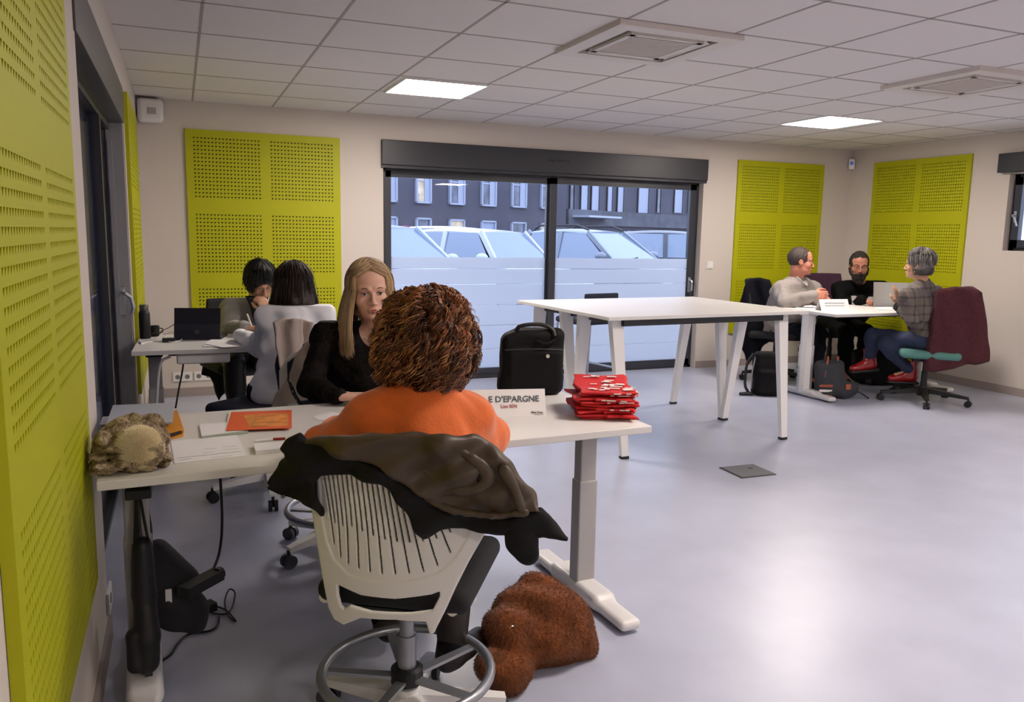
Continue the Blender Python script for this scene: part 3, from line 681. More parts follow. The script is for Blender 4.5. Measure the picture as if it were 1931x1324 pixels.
# ---- high tables
def high_table(label, c, w_, d_, z, rot, feet):
    t = thing('high_table', label, 'table', (c[0], c[1], 0), rot, 'pair of white high tables'); R = rotz(rot); O = np.array((c[0], c[1], 0.))
    P = lambda x, y, zz: O+R@np.array((x, y, 0))+np.array((0, 0, zz))
    MB().box(P(0, 0, z-.011), (w_, d_, .022), R, .002).build('tabletop', M_top, t)
    f = MB()
    for s_ in (-1, 1): f.box(P(0, s_*(d_/2-.09), z-.046), (w_-.32, .03, .048), R); f.box(P(s_*(w_/2-.17), 0, z-.046), (.03, d_-.18, .048), R)
    f.build('under_frame', M_anth, t)
    for sx in (-1, 1):
        for sy in (-1, 1):
            a = P(sx*(w_/2-.13), sy*(d_/2-.13), z-.024); b = P(sx*(w_/2-.155), sy*(d_/2-.01), .015)
            l = MB().bar(a, b, .085, .05, .05, .032, up=R@np.array((0, 1, 0))).build('leg', M_white, t)
            if sy > 0: MB().bar(a+R@np.array((.044, -.008, 0)), b+R@np.array((.0265, -.006, 0)), .004, .02, .004, .012, up=R@np.array((0, 1, 0))).build('leg_inlay', M_anth, l)
            MB().box(P(sx*(w_/2-.155), sy*(d_/2-.01), .009), (.055, .04, .018), R, .004).build('foot_cap', M_black, l)
ht_rot = math.radians(2.8); hc = np.array((3.20, 4.95)); u = rotz(ht_rot)@np.array((0, 1, 0))
high_table('white high table with splayed legs, the half of the pair nearer the viewer', hc-u[:2]*.325, 1.64, .648, .91, ht_rot, None)
high_table('white high table with splayed legs, the half of the pair nearer the sliding window', hc+u[:2]*.325, 1.64, .648, .91, ht_rot, None)
# ---- bar stool behind the high tables
M_navy = mat('navy_fabric', '232638', .85, bump=.1, bscale=300)
bs = thing('bar_stool', 'dark bar stool with thin metal legs behind the left end of the high tables', 'stool', (3.34, 6.3, 0), math.radians(10))
R = rotz(math.radians(12)); O = np.array((3.34, 6.3, 0)); P = lambda x, y, z: O+R@np.array((x, y, 0))+np.array((0, 0, z))
s = SDF(O+np.array((-.4, -.4, .55)), O+np.array((.4, .4, 1.05)), .008)
s.box(P(0, 0, .66), (.21, .2, .028), .025, .0, R); s.build('seat', M_navy, bs)
s = SDF(O+np.array((-.4, -.4, .65)), O+np.array((.4, .4, 1.05)), .008); s.box(P(-.0, -.19, .80), (.19, .014, .11), .014, 0, R); s.build('backrest', M_navy, bs)
for sx in (-1, 1):
    MB().tube([P(sx*.19, -.18, .86), P(sx*.2, -.18, .66), P(sx*.23, -.23, 0)], .011, 8).build('leg', M_chrome, bs)
    MB().tube([P(sx*.19, .17, .65), P(sx*.22, .24, 0)], .011, 8).build('leg', M_chrome, bs)
    MB().tube([P(sx*.215, -.215, .23), P(sx*.213, .215, .23)], .009, 8).build('side_rail', M_chrome, bs)
MB().tube([P(-.213, .22, .3), P(.213, .22, .3)], .009, 8).build('foot_rail', M_chrome, bs)
# ---- swivel chairs
def star_base(t, P, R, m, r=.31, h0=.1, ring=None, a0=0.0, pole=M_steelgrey, pz=.42, casterm=None):
    MB().lathe([(.05, .055), (.055, .1), (.035, .13), (.033, .14)], P(0, 0, 0), 20).build('hub', m, t)
    MB().lathe([(.026, .1), (.026, pz*.7), (.02, pz*.7+.002), (.02, pz)], P(0, 0, 0), 18).build('gas_column', pole, t, smooth=True)
    for k in range(5):
        a = a0+k*2*math.pi/5; dx, dy = math.cos(a), math.sin(a)
        l = MB().bar(P(.03*dx, .03*dy, .105), P(r*dx, r*dy, .078), .06, .045, .032, .022).build('leg', m, t)
        s = SDF(P(r*dx, r*dy, .04)-.06, P(r*dx, r*dy, .04)+.06, .004)
        cs = MB(); sx, sy = -dy, dx
        for q in (-1, 1): cs.cyl(P(r*dx+sx*q*.006, r*dy+sy*q*.006, .028), P(r*dx+sx*q*.024, r*dy+sy*q*.024, .028), .028, n=18)
        cs.cyl(P(r*dx, r*dy, .028), P(r*dx, r*dy, .075), .008, n=8); cs.cyl(P(r*dx-sx*.02, r*dy-sy*.02, .028), P(r*dx+sx*.02, r*dy+sy*.02, .028), .009, n=8)
        cs.build('caster', casterm or M_black, l)
    if ring:
        rr, rz = ring; n = 40
        rg = MB(); rg.tube([P(rr*math.cos(2*math.pi*i/n), rr*math.sin(2*math.pi*i/n), rz) for i in range(n)], .014, 10, close=True)
        rgo = rg.build('foot_ring', M_steelgrey, t, smooth=True)
        for k in range(5):
            a = a0+.5+k*2*math.pi/5; MB().bar(P(.03*math.cos(a), .03*math.sin(a), rz-.02), P(rr*math.cos(a), rr*math.sin(a), rz-.004), .03, .01, .022, .01).build('ring_spoke', M_steelgrey, rgo)
        MB().lathe([(.045, rz-.035), (.045, rz+.005), (.034, rz+.012)], P(0, 0, 0), 20).build('ring_collar', M_black, rgo)
M_shell = mat('white_shell', 'd8d5cd', .4, spec=.4); M_seatblk = mat('black_seat_fabric', '17171a', .9, bump=.15, bscale=300); M_slot = mat('slot_dark', '2a2a2c', .8)
CH = np.array((.543, 2.03, 0)); CH_A = math.radians(33)
BP = Plane(CH-.235*np.array((math.sin(CH_A), math.cos(CH_A), 0)), CH_A)    # plane of the back shell
c5 = lambda X, Y: (480+X*.4108, 780+Y*.4109)
def bpoly(L): return [BP.px(*c5(*p)) for p in L]
_outer = bpoly([(300, 215), (262, 300), (236, 420), (250, 560), (268, 700), (280, 800), (300, 930), (330, 985), (380, 1005), (420, 985), (470, 960), (640, 965), (770, 985), (785, 1055), (802, 1045), (860, 930), (900, 840), (960, 720), (1040, 580), (1040, 400), (985, 300), (900, 240), (600, 205), (400, 200)])
_hole = bpoly([(362, 805), (480, 845), (640, 860), (800, 850), (835, 840), (835, 862), (800, 930), (700, 935), (520, 925), (420, 903), (388, 925), (370, 910), (360, 860)])
_acx = np.mean([p[0] for p in _outer]); shell_curve = lambda X, Z: 1.15*(X-_acx)**2-.13*(Z-.62)
def slots():
    longb = [(355, 610), (385, 672), (422, 700), (473, 718), (527, 732), (583, 740), (643, 742), (705, 742), (768, 738), (829, 715), (886, 660)]
    shortb = [(338, 505), (362, 515), (390, 515), (432, 535), (472, 555), (518, 573), (568, 585), (620, 590), (674, 590), (732, 580), (790, 560)]
    out = []
    def along(b, tx, y):
        t = (y-262)/(b[1]-262); return tx+(b[0]-tx)*t**1.7+10*math.sin(min(t, 1)*math.pi)
    for k in range(22):
        i = k//2; pts = []
        if k % 2 == 0:
            b = longb[i]
            for y in np.linspace(255, b[1], 9): pts.append(BP.px(*c5(along(b, 318+i*47, y) if y > 262 else 318+i*47, y)))
        else:
            yb = shortb[i][1]; b0 = longb[i]; b1 = longb[i+1] if i < 10 else (940, 600)
            for y in np.linspace(255, yb, 8):
                yy = max(y, 262.1); pts.append(BP.px(*c5((along(b0, 318+i*47, yy)+along(b1, 318+i*47+47, min(yy, b1[1])))/2, y)))
        out.append(pts)
    return out
SL = slots()
lo = np.array([min(p[0] for p in _outer)-.03, -.08, min(p[1] for p in _outer)-.03]); hi = np.array([max(p[0] for p in _outer)+.03, .16, max(p[1] for p in _outer)+.03])
s = SDF(lo, hi, .0021); s.sheet(_outer, .0075, shell_curve, 0, .006)
s.sheet(_hole, .04, shell_curve, .004, .004, op='sub')
rim = bpoly([(300, 215), (300, 480), (318, 600), (350, 680), (420, 745), (560, 775), (700, 775), (830, 750), (905, 690), (960, 600), (1000, 480), (1000, 330), (900, 240), (600, 205), (400, 200)])
s.sheet(rim, .012, lambda X, Z: shell_curve(X, Z)-.016, .004, .003, op='sub')
for pts in SL:
    w_ = .0023; s.sheet([(a-w_, b) for a, b in pts]+[(a+w_, b) for a, b in pts[::-1]], .03, shell_curve, 0, .001, op='sub')
SHELL = s.mesh()
pad = [(a, b) for a, b in bpoly([(320, 235), (312, 480), (330, 600), (360, 670), (430, 730), (560, 758), (700, 758), (820, 735), (890, 680), (940, 600), (980, 480), (980, 330), (890, 260), (600, 225), (400, 220)])]
s = SDF(lo, hi, .007); s.sheet(pad, .005, lambda X, Z: shell_curve(X, Z)+.016, 0, .004); PADM = s.mesh()
s = SDF((-.27, -.27, .40), (.27, .29, .56), .007); s.box((.01, .045, .475), (.205, .215, .032), .03, 0); s.ell((0, .0, .52), (.15, .14, .025), .03, op='sub'); SEATM = s.mesh()
def shell_chair(label, c, ang, seatm, padm, a0, ringr=.235, shell=True, group='white shell chairs with foot rings'):
    t = thing('swivel_chair', label, 'chair', (c[0], c[1], 0), -ang, group); R = rotz(-ang); O = np.array((c[0], c[1], 0.))
    P = lambda x, y, z: O+R@np.array((x, y, 0))+np.array((0, 0, z))
    off = np.array((0, -.235, 0))
    tr = lambda V: (V+off)@R.T+O
    build('backrest_shell', tr(SHELL[0]), SHELL[1], M_shell, t, smooth=True)
    build('back_pad', tr(PADM[0]), PADM[1], padm, t, smooth=True)
    build('seat', SEATM[0]@R.T+O, SEATM[1], seatm, t, smooth=True)
    for sx in (-1, 1): MB().tube([P(sx*.17, -.16, .46), P(sx*.19, -.05, .445), P(sx*.15, .08, .44)], [.016, .018, .014], 10).build('seat_support', M_shell, t, smooth=True)
    MB().box(P(0, -.02, .425), (.22, .26, .035), R, .012).build('seat_mechanism', M_black, t)
    star_base(t, P, R, M_white, .28, ring=(ringr, .19), a0=a0, casterm=mat('caster_grey', '3a3b42', .4))
    return t
shell_chair('white slotted-back swivel chair in the foreground with a dark coat over it', CH, CH_A, M_seatblk, M_slot, .35)
shell_chair('white shell swivel chair under the blonde person in black lace', (.62, 3.42), math.radians(188), M_navy, M_navy, .62)
def task_chair(label, c, ang, seatm, backm, basem, seatz=.47, backh=.46, backw=.44, a0=.3, r=.31, br=1):
    t = thing('office_chair', label, 'chair', (c[0], c[1], 0), -ang, None); R = rotz(-ang); O = np.array((c[0], c[1], 0.))
    P = lambda x, y, z: O+R@np.array((x, y, 0))+np.array((0, 0, z))
    s = SDF((-.28, -.28, seatz-.06), (.28, .28, seatz+.06), .008); s.box((0, 0, seatz), (.24, .235, .035), .033, 0); V, F = s.mesh(); build('seat', V@R.T+O, F, seatm, t, smooth=True)
    s = SDF((-.28, -.4, seatz+.05), (.28, -.1, seatz+.12+backh+.05), .008)
    w2 = backw/2; z0 = seatz+.12; z1 = z0+backh
    s.sheet([(-w2*.8, z0), (w2*.8, z0), (w2, z0+.15), (w2*.85, z1), (-w2*.85, z1), (-w2, z0+.15)], .022, lambda X, Z: -.245+.9*X**2-.15*(Z-z0), 0, .02); V, F = s.mesh(); build('backrest', V@R.T+O, F, backm, t, smooth=True)
    MB().tube([P(0, -.1, seatz-.05), P(0, -.26, seatz-.04), P(0, -.29, seatz+.08), P(0, -.28, z0+.15)], .018, 8).build('back_support', basem, t)
    MB().box(P(0, 0, seatz-.055), (.2, .24, .04), R, .012).build('seat_mechanism', M_black, t)
    star_base(t, P, R, basem, r, a0=a0, pole=M_black, pz=seatz-.05)
    return t
M_purple = mat('plum_fabric', '3a1c33', .85); M_teal = mat('teal_fabric', '4f7f78', .85, bump=.08, bscale=200)
task_chair('office chair with dark blue seat and white base under the person in the white jacket', (.41, 4.33), math.radians(-38), M_navy, M_navy, M_white, a0=.2, backh=.34, backw=.36)
task_chair('black office chair behind the far left desk, holding the dark haired person', (.38, 5.85), math.radians(165), M_seatblk, M_seatblk, M_black, backh=.32, backw=.36)
task_chair('black office chair under the man in the grey sweater', (5.45, 6.27), math.radians(138), M_seatblk, M_seatblk, M_black, a0=.1, backh=.42, backw=.36)
task_chair('office chair with plum back behind the bearded man in black', (6.3, 6.42), math.radians(196), M_seatblk, M_purple, M_black, backw=.5)
task_chair('teal office chair with black five star base under the person in the checked jacket', (6.04, 5.02), math.radians(-50), M_teal, M_teal, M_black, seatz=.44, a0=.55, r=.36, backw=.34, backh=.40)
# ---------------------------------------------------------------- people
def skinmat(n, c): return mat(n, c, .5, spec=.35, vary=.06, vscale=25)
M_eye = mat('eye_white', 'd8d2cc', .2); M_iris = mat('iris_dark', '2e241c', .15); M_brow = mat('brow_hair', '4a3526', .8)
def hd(a, pitch=0, roll=0):
    """head/body frame: a clockwise heading, pitch>0 looks down, roll>0 tilts to own right"""
    f = np.array((math.sin(a), math.cos(a), 0)); r = np.array((math.cos(a), -math.sin(a), 0)); u = np.array((0, 0, 1.))
    f2 = f*math.cos(pitch)-u*math.sin(pitch); u2 = u*math.cos(pitch)+f*math.sin(pitch)
    r3 = r*math.cos(roll)-u2*math.sin(roll); u3 = u2*math.cos(roll)+r*math.sin(roll)
    return np.stack([r3, f2, u3], 1)
def head_sdf(s, c, R, k=1.0, wide=1.0, male=False):
    H = lambda x, y, z: c+R@(np.array((x*wide, y, z))*k)
    e = lambda p, r, kk=.012, op='add': s.ell(H(*p), np.array((r[0]*wide, r[1], r[2]))*k, kk, R, op)
    e((0, -.018, .03), (.074, .094, .088)); e((0, .018, -.03), (.061, .066, .078), .03); e((0, .03, .045), (.06, .052, .048), .03)
    e((0, .03, -.078), (.047 if not male else .056, .05, .034), .03); e((0, .072, -.1), (.019 if not male else .026, .016, .013), .02)
    for q in (-1, 1):
        e((q*.042, .052, -.03), (.022, .025, .024), .02)
        s.cap(H(q*.045, .067, .02), H(q*.014, .083, .017), .009*k, .008*k, .015)
        e((q*.031, .095, 0), (.019, .017, .0115), .008, 'sub')
        e((q*.0125, .094, -.041), (.0085, .0095, .007), .006)
        e((q*.0755, -.012, -.006), (.009, .02, .031), .004); e((q*.082, -.006, -.002), (.005, .01, .017), .003, 'sub')
    s.cap(H(0, .084, .004), H(0, .107, -.035), .0065*k, .0095*k, .012)
    e((0, .088, -.07), (.022, .009, .010), .01); s.cap(H(-.02, .0965, -.0715), H(.02, .0965, -.0715), .0015*k, None, .004, 'sub')
    return H
def face_bits(t, H, R, k, lips, iris, brow, lidm, open_=1.0, gaze=(0, 0)):
    for q in (-1, 1):
        c = H(q*.031, .0732, 0); s = SDF(c-.02*k, c+.02*k, .0016); s.ell(c, .0122*k, 0); e = s.build('eyeball', M_eye, t)
        g = R@np.array((gaze[0], 1, gaze[1])); g /= np.linalg.norm(g); d, sd, u = frame(g, R[:, 2])
        MB().cyl(c+g*.0098*k, c+g*.0127*k, .0062*k, n=18).build('iris', iris, t)
        L = MB()
        up = [H(q*.031+.0155*math.cos(th), .0885-.006*abs(math.cos(th))**2, .0055*open_*math.sin(th)+.001) for th in np.linspace(0, math.pi, 9)]
        L.tube(up, .0016*k, 6); L.build('eyelashes', brow if open_ > .5 else lidm, t)
        s = SDF(c-.025*k, c+.025*k, .0018); s.ell(c, .0138*k, 0); s.cut(H(0, 0, .0045*open_), -R[:, 2]); s.build('eyelid', lidm, t)
        MB().tube([H(q*.013, .0895, .0185), H(q*.03, .0875, .0235), H(q*.046, .0755, .019)], [.0022*k, .0026*k, .0012*k], 6).build('eyebrow', brow, t, smooth=True)
    c = H(0, .09, -.07); s = SDF(c-.04*k, c+.04*k, .0016)
    s.chain([H(-.022, .086, -.0715), H(-.006, .0955, -.0665), H(0, .0955, -.068), H(.006, .0955, -.0665), H(.022, .086, -.0715)], [.0015*k, .0034*k, .003*k, .0034*k, .0015*k], .003)
    s.chain([H(-.021, .086, -.0725), H(0, .0932, -.0768), H(.021, .086, -.0725)], [.0015*k, .0043*k, .0015*k], .002); s.build('lips', lips, t)
def hand(s, w_, d, n, side, curl=.35, k=1.0, spread=.12):
    """w_ wrist, d towards the fingers, n out of the palm (fingers curl towards n), side=+1: thumb on the +cross(d,n) side"""
    d = np.array(d, float); d /= np.linalg.norm(d); n = np.array(n, float); n -= d*n.dot(d); n /= np.linalg.norm(n); x = np.cross(d, n)*side
    L = [(.038, .026, .021), (.043, .028, .022), (.04, .026, .021), (.032, .02, .018)]
    for i, (ox, ln) in enumerate(((.027, .083), (.009, .088), (-.009, .084), (-.026, .076))):
        kn = w_+(d*ln+x*ox)*k; s.cap(w_+x*ox*.55*k, kn, .0135*k, .0108*k, .012)
        dd = d+x*ox*spread*8; dd /= np.linalg.norm(dd); p = kn; ang = curl*.6*(1+.12*i)
        for j, l in enumerate(L[i]):
            v = dd*math.cos(ang)+n*math.sin(ang); q = p+v*l*k; s.cap(p, q, (.0092-.0008*j)*k, (.0086-.0009*j)*k, .004); p = q; ang += curl*(1.15 if j == 0 else .8)
    a = w_+(d*.022+x*.022)*k; b = a+(d*.032+x*.026+n*.012)*k; c = b+(d*.028+x*.006+n*.012)*k; e = c+(d*.023+n*.01-x*.003)*k
    s.chain([a, b, c, e], [.014*k, .0115*k, .0095*k, .008*k], .01)
def mid(a, b, t=.5): return a*(1-t)+b*t
def limbs(s, J, g=0.0, parts=('torso', 'arms', 'legs', 'neck'), k=.03, bust=0, belly=0, fore=1.0, legend=1.0):
    tw = J.get('tw', 1.0)
    B = J['R']; fw = B[:, 1]; rt = J['shR']-J['shL']; rt = rt/np.linalg.norm(rt)
    if 'torso' in parts:
        pel, ch = J['pel'], J['ch']; ax = ch-pel; ax /= np.linalg.norm(ax); f2 = np.cross(ax, rt)*1.0; f2 = np.cross(ax, rt); f2 = f2/np.linalg.norm(f2)
        if f2.dot(fw) < 0: f2 = -f2
        TR = np.stack([rt, f2, np.cross(rt, f2)], 1); w_ = np.linalg.norm(J['shR']-J['shL'])/2
        s.ell(pel, np.array((.165, .125, .12))*tw+g, k, B); s.ell(mid(pel, ch, .5)+f2*belly*.4, np.array((.135*tw+belly*.6, .105*tw+belly, .17))+g, k*2, TR)
        s.ell(ch-ax*.06, np.array((w_*.92, .115, .15))+g, k*2, TR)
        if bust:
            for q in (-1, 1): s.ell(ch-ax*.09+rt*q*.075+f2*.075, np.array((.06, .055, .06))*bust+g, .04, TR)
        s.cap(J['shL'], J['shR'], .052+g, None, .05); s.cap(J['shL'], J['neck'], .045+g, .045+g, .05); s.cap(J['shR'], J['neck'], .045+g, .045+g, .05)
    if 'arms' in parts:
        for q in 'LR':
            sh, el, wr = J['sh'+q], J['el'+q], J['wr'+q]
            s.cap(sh, el, .05+g, .04+g, k); we = mid(el, wr, fore); s.cap(el, mid(el, we, .35), .041+g, .041+g, .02); s.cap(mid(el, we, .35), we, .041+g, (.041-.014*fore)+g, .02)
    if 'legs' in parts:
        for q, sgn in (('L', -1), ('R', 1)):
            hp = J['pel']+B[:, 0]*sgn*.09-np.array((0, 0, .01)); kn, an = J['kn'+q], J['an'+q]
            s.cap(hp, kn, .082*tw+g, .056*tw+g, k); ae = mid(kn, an, legend); s.cap(kn, mid(kn, ae, .35), .054+g, .054+g, .02); s.cap(mid(kn, ae, .35), ae, .054+g, .036+g, .02)
def bounds(pts, m=.2): P = np.array(pts); return P.min(0)-m, P.max(0)+m
def person_body(t, J, skin, h, k=1.0, wide=1.0, male=False, hands=None, feetdir=None, neckr=.05):
    pts = [v for kk, v in J.items() if kk not in ('R', 'HR') and isinstance(v, np.ndarray)]
    lo, hi = bounds(pts, .2); s = SDF(lo, hi, h)
    limbs(s, J, -.014)
    H = head_sdf(s, J['hd'], J['HR'], k, wide, male)
    s.cap(H(0, -.025, -.07), J['neck'], neckr, neckr+.006, .03)
    for q in 'LR':
        if hands and q in hands: hand(s, J['wr'+q], *hands[q])
        an = J['an'+q]; fd = feetdir[q] if isinstance(feetdir, dict) else J['R'][:, 1]; s.cap(an, an+fd*.13-np.array((0, 0, .03)), .035, .025, .03)
    s.build('body', skin, t); return H
def garment(t, name, m, J, h, g, parts, noise=.004, freq=5, cuts=(), bust=0, belly=0, fore=1.0, legend=1.0, seed=1, extra=None, stretch=(1, 1, 1), k=.03):
    pts = [v for kk, v in J.items() if kk not in ('R', 'HR', 'hd') and isinstance(v, np.ndarray)]
    if 'legs' not in parts: pts = [v for kk, v in J.items() if kk[:2] in ('pe', 'ch', 'ne', 'sh', 'el', 'wr')]
    if parts == ('legs',): pts = [v for kk, v in J.items() if kk[:2] in ('pe', 'kn', 'an')]
    lo, hi = bounds(pts, .2); s = SDF(lo, hi, h); limbs(s, J, g, parts, k, bust, belly, fore, legend)
    if extra: extra(s)
    if noise: s.noise(noise*1.25, freq, 7, seed, stretch); s.noise(noise*.75, freq*2.1, 6, seed+5, (1, 1, .55))
    for p, n in cuts: s.cut(p, n)
    return s.build(name, m, t)
def shoe(t, m, an, fd, L=.25, boot=0, name='shoe'):
    lo, hi = bounds([an, an+fd*L], .14); s = SDF(lo, hi, .006); fd = fd/np.linalg.norm(fd); up = np.array((0, 0, 1.)) if abs(fd[2]) < .5 else np.array((1., 0, 0))
    d, sd, u = frame(fd, up)
    s.cap(an-d*.03-u*.045, an+d*L*.62-u*.055, .035, .034, .02); s.cap(an-u*.02, an+d*L*.3-u*.045, .04, .03, .03)
    if boot: s.cap(an+u*boot, an-u*.03, .05, .045, .02)
    s.cut(an-u*.082, -u); return s.build(name, m, t)
def hair_mesh(name, t, paths, r, ms, sides=3, idx=None):
    V, Fq, per = strands(paths, r, sides); S = len(paths)
    mi = np.repeat(rng.integers(0, len(ms), S) if idx is None else idx, per)
    return build(name, V, Fq, ms, t, smooth=True, mi=mi)
def hair_cap(t, H, R, k, m, r=(.083, .105, .097), c=(0, -.02, .032), face=(0, .1, -.035), fr=(.07, .075, .105), low=-.07, noise=.003, h=.004, extra=None, freq=14, wide=1.0, name='hair', nape=True):
    cc = H(*c); s = SDF(cc-.2*k, cc+.2*k, h); s.ell(cc, np.array((r[0]*wide, r[1], r[2]))*k, 0, R)
    if nape: s.ell(H(c[0], c[1]-.01, low+.02), np.array((.076*wide, .075, .05))*k, .03, R)
    if extra: extra(s, H)
    s.noise(noise, freq, 6, 3); s.ell(H(*face), np.array(fr)*k, .012, R, 'sub'); s.cut(H(0, 0, low), -R[:, 2]); return s.build(name, m, t)
def scalp_strands(H, R, n, phi, th0, th1, er, ec, drop, k=1.0, K=20, jit=.006, wave=.0, flow=None, sweep=None):
    out = np.zeros((n, K, 3))
    for i in range(n):
        ph = phi[0]+(phi[1]-phi[0])*rng.random()
        if callable(th1): te = th1(ph)
        else: te = th1
        ts = th0+.25*rng.random(); nk = K//2; sc_ = 1+.05*(rng.random()-.3)
        ph0 = ph
        if sweep: ts = sweep[0]+(sweep[1]-sweep[0])*rng.random(); p_s = sweep[2]*rng.random()*.5*np.sign(ph)
        for j in range(nk):
            th = ts+(te-ts)*j/(nk-1)
            if sweep: ph = p_s+(ph0-p_s)*min(1, (j/(nk-1))*1.9)**.8
            x, y, z = math.sin(th)*math.sin(ph)*er[0], math.sin(th)*math.cos(ph)*er[1], math.cos(th)*er[2]
            out[i, j] = H(ec[0]+x*sc_, ec[1]+y*sc_, ec[2]+z*sc_)
        p = out[i, nk-1]; dl = (drop(ph) if callable(drop) else drop)*(.9+.2*rng.random()); v0 = out[i, nk-1]-out[i, nk-2]; v0 /= np.linalg.norm(v0)+1e-9
        for j in range(nk, K):
            u = (j-nk+1)/(K-nk); off = flow(ph, u) if flow else np.zeros(3)
            out[i, j] = p+np.array((0, 0, -dl*u))+off+v0*.01*u
        out[i] += rng.normal(size=3)*jit*.5+np.linspace(0, 1, K)[:, None]*rng.normal(size=3)*jit
        if wave: out[i] += (np.sin(np.linspace(0, 14, K)+rng.random()*6)*wave)[:, None]*rng.normal(size=3)
    return out
UP = np.array((0, 0, 1.))
# ============ 1. blonde person facing the viewer
M_skinb = skinmat('skin_fair', 'd2a592'); M_black_cloth = mat('black_lace', '050506', .8, spec=.12, bump=.5, bscale=140, vary=.3, vscale=85, col2='1d1614'); M_bl = [mat('hair_blonde', 'c4a680', .4), mat('hair_ash', 'a48a6c', .4), mat('hair_gold', 'dcbd8e', .4), mat('hair_root', '5f4c3a', .5)]
t = thing('person', 'blonde person in a black lace top, facing the viewer across the near desk', 'person', (.74, 3.38, 0))
J = dict(R=hd(math.radians(190)), HR=hd(math.radians(186), .05, .06))
J['hd'] = atY(698, 549, 3.30); J['neck'] = atY(706, 630, 3.36); J['ch'] = atY(706, 668, 3.36); J['pel'] = np.array((.76, 3.44, .56))
J['shR'] = atY(616, 634, 3.34); J['shL'] = atY(798, 646, 3.38)
J['elR'] = atY(584, 728, 3.24); J['wrR'] = atZ(640, 748, .785); J['elL'] = atY(850, 730, 3.2); J['wrL'] = atZ(800, 745, .785)+np.array((0, .0, 0))
for q, sx in (('R', -.1), ('L', .1)): J['kn'+q] = J['pel']+np.array((sx*1.1, -.44, .0)); J['an'+q] = np.array((J['pel'][0]+sx*1.1, 3.02, .1))
H = person_body(t, J, M_skinb, .0042, 1.0, 1.04, hands={'R': ((1, -.25, 0), (0, 0, -1), 1, .3), 'L': ((-1, -.2, 0), (0, 0, -1), -1, .3)}, neckr=.045)
face_bits(t, H, J['HR'], 1.0, mat('lips_rose', '9c4a48', .4), mat('iris_grey', '3a4148', .15), mat('brow_light', '6b4f3a', .7), M_skinb, .8, (.0, -.03))
nk = J['neck']; fN = J['R'][:, 1]
def vneck(s): s.ell(nk+fN*.09+UP*.03, (.07, .09, .075), .015, op='sub')
garment(t, 'lace_top', M_black_cloth, J, .005, .004, ('torso', 'arms'), .003, 8, cuts=[(nk+UP*.062, UP)], bust=1.0, extra=vneck)
garment(t, 'trousers', M_black, J, .01, .004, ('legs',), 0)
for q in 'LR': shoe(t, M_black, J['an'+q], J['R'][:, 1])
hr = J['HR']; ec = (0, -.016, .032); er = (.086, .107, .099)
hair_cap(t, H, hr, 1.0, M_bl[1], r=(.081, .101, .094), low=-.1, fr=(.066, .08, .112), face=(0, .105, -.03), noise=.001)
fwd = hr[:, 1]
def flow_b(ph, u):
    a = abs(ph); side = math.sin(ph); return fwd*(.045*u if a < 1.9 else -.02*u)+hr[:, 0]*side*(.035*math.sin(u*2.2))
P1 = scalp_strands(H, hr, 900, (.80, 2.2), .05, 1.75, er, ec, lambda p: .235 if p < 1.7 else .2, K=24, flow=flow_b)
P2 = scalp_strands(H, hr, 650, (-2.2, -.80), .05, 1.75, er, ec, lambda p: .235 if p > -1.7 else .2, K=24, flow=flow_b)
P3 = scalp_strands(H, hr, 400, (2.2, 4.1), .05, 1.8, er, ec, .17, K=24, flow=flow_b)
P4 = scalp_strands(H, hr, 600, (.88, 1.25), .05, 1.75, er, ec, .23, K=24, flow=flow_b, sweep=(.05, .78, .1)); P5 = scalp_strands(H, hr, 600, (-1.25, -.88), .05, 1.75, er, ec, .23, K=24, flow=flow_b, sweep=(.05, .78, .1))
hair_mesh('long_hair', t, np.concatenate([P1, P2, P3, P4, P5]), .0016, M_bl[:3]+M_bl[1:2], 3)
pd = nk+fN*.078+np.array((0, 0, -.055)); MB().tube([nk+np.array((-.05, -.02, .0))+fN*.05, pd, nk+np.array((.06, -.01, .0))+fN*.05], .0009, 5).build('necklace', M_chrome, t)
MB().tube([pd+np.array((.007*math.cos(a), -.002, -.007+.007*math.sin(a))) for a in np.linspace(0, 6.28, 13)], .0012, 5).build('pendant', M_chrome, t)
# ============ 2. curly haired person from behind
M_orange = mat('orange_knit', 'd9651a', .85, bump=.25, bscale=170, sheen=.3, vary=.06, vscale=30); M_skinc = skinmat('skin_medium', 'c09478')
t = thing('person', 'person with big curly auburn hair and an orange sweater, seen from behind', 'person', (.6, 2.02, 0))
J = dict(R=hd(math.radians(16)), HR=hd(math.radians(-8), .12))
J['hd'] = atY(800, 652, 2.07); J['neck'] = atY(798, 732, 2.03); J['ch'] = atY(792, 790, 2.02); J['pel'] = np.array((.575, 2.04, .60))
J['shL'] = atY(700, 796, 2.04); J['shR'] = atY(880, 796, 2.04); J['elL'] = atY(616, 838, 2.16); J['elR'] = atY(921, 818, 2.14)
J['wrL'] = np.array((.47, 2.42, .79)); J['wrR'] = np.array((.72, 2.44, .79))
J['knL'] = np.array((.60, 2.42, .52)); J['knR'] = np.array((.80, 2.36, .53)); J['anL'] = np.array((.6, 2.5, .12)); J['anR'] = np.array((.72, 2.16, .17))
H = person_body(t, J, M_skinc, .006, hands={'L': ((.3, 1, 0), (0, 0, -1), -1, .4), 'R': ((-.3, 1, 0), (0, 0, -1), 1, .4)})
def swx(s):
    for q in 'LR':
        o = 1 if q == 'L' else -1; sh = J['sh'+q]
        s.cap(J['neck']-UP*.01, mid(J['neck'], sh, .75)-UP*.012, .052, .055, .03); s.cap(J['el'+q]+np.array((.015*o, -.03, -.02)), sh+np.array((.03*o, -.02, -.07)), .058, .07, .04)
garment(t, 'sweater', M_orange, J, .006, .012, ('torso', 'arms'), .0035, 5, cuts=[(J['neck']+UP*.062, UP), ((0, 0, .70), -UP)], k=.04, bust=.9, extra=swx)
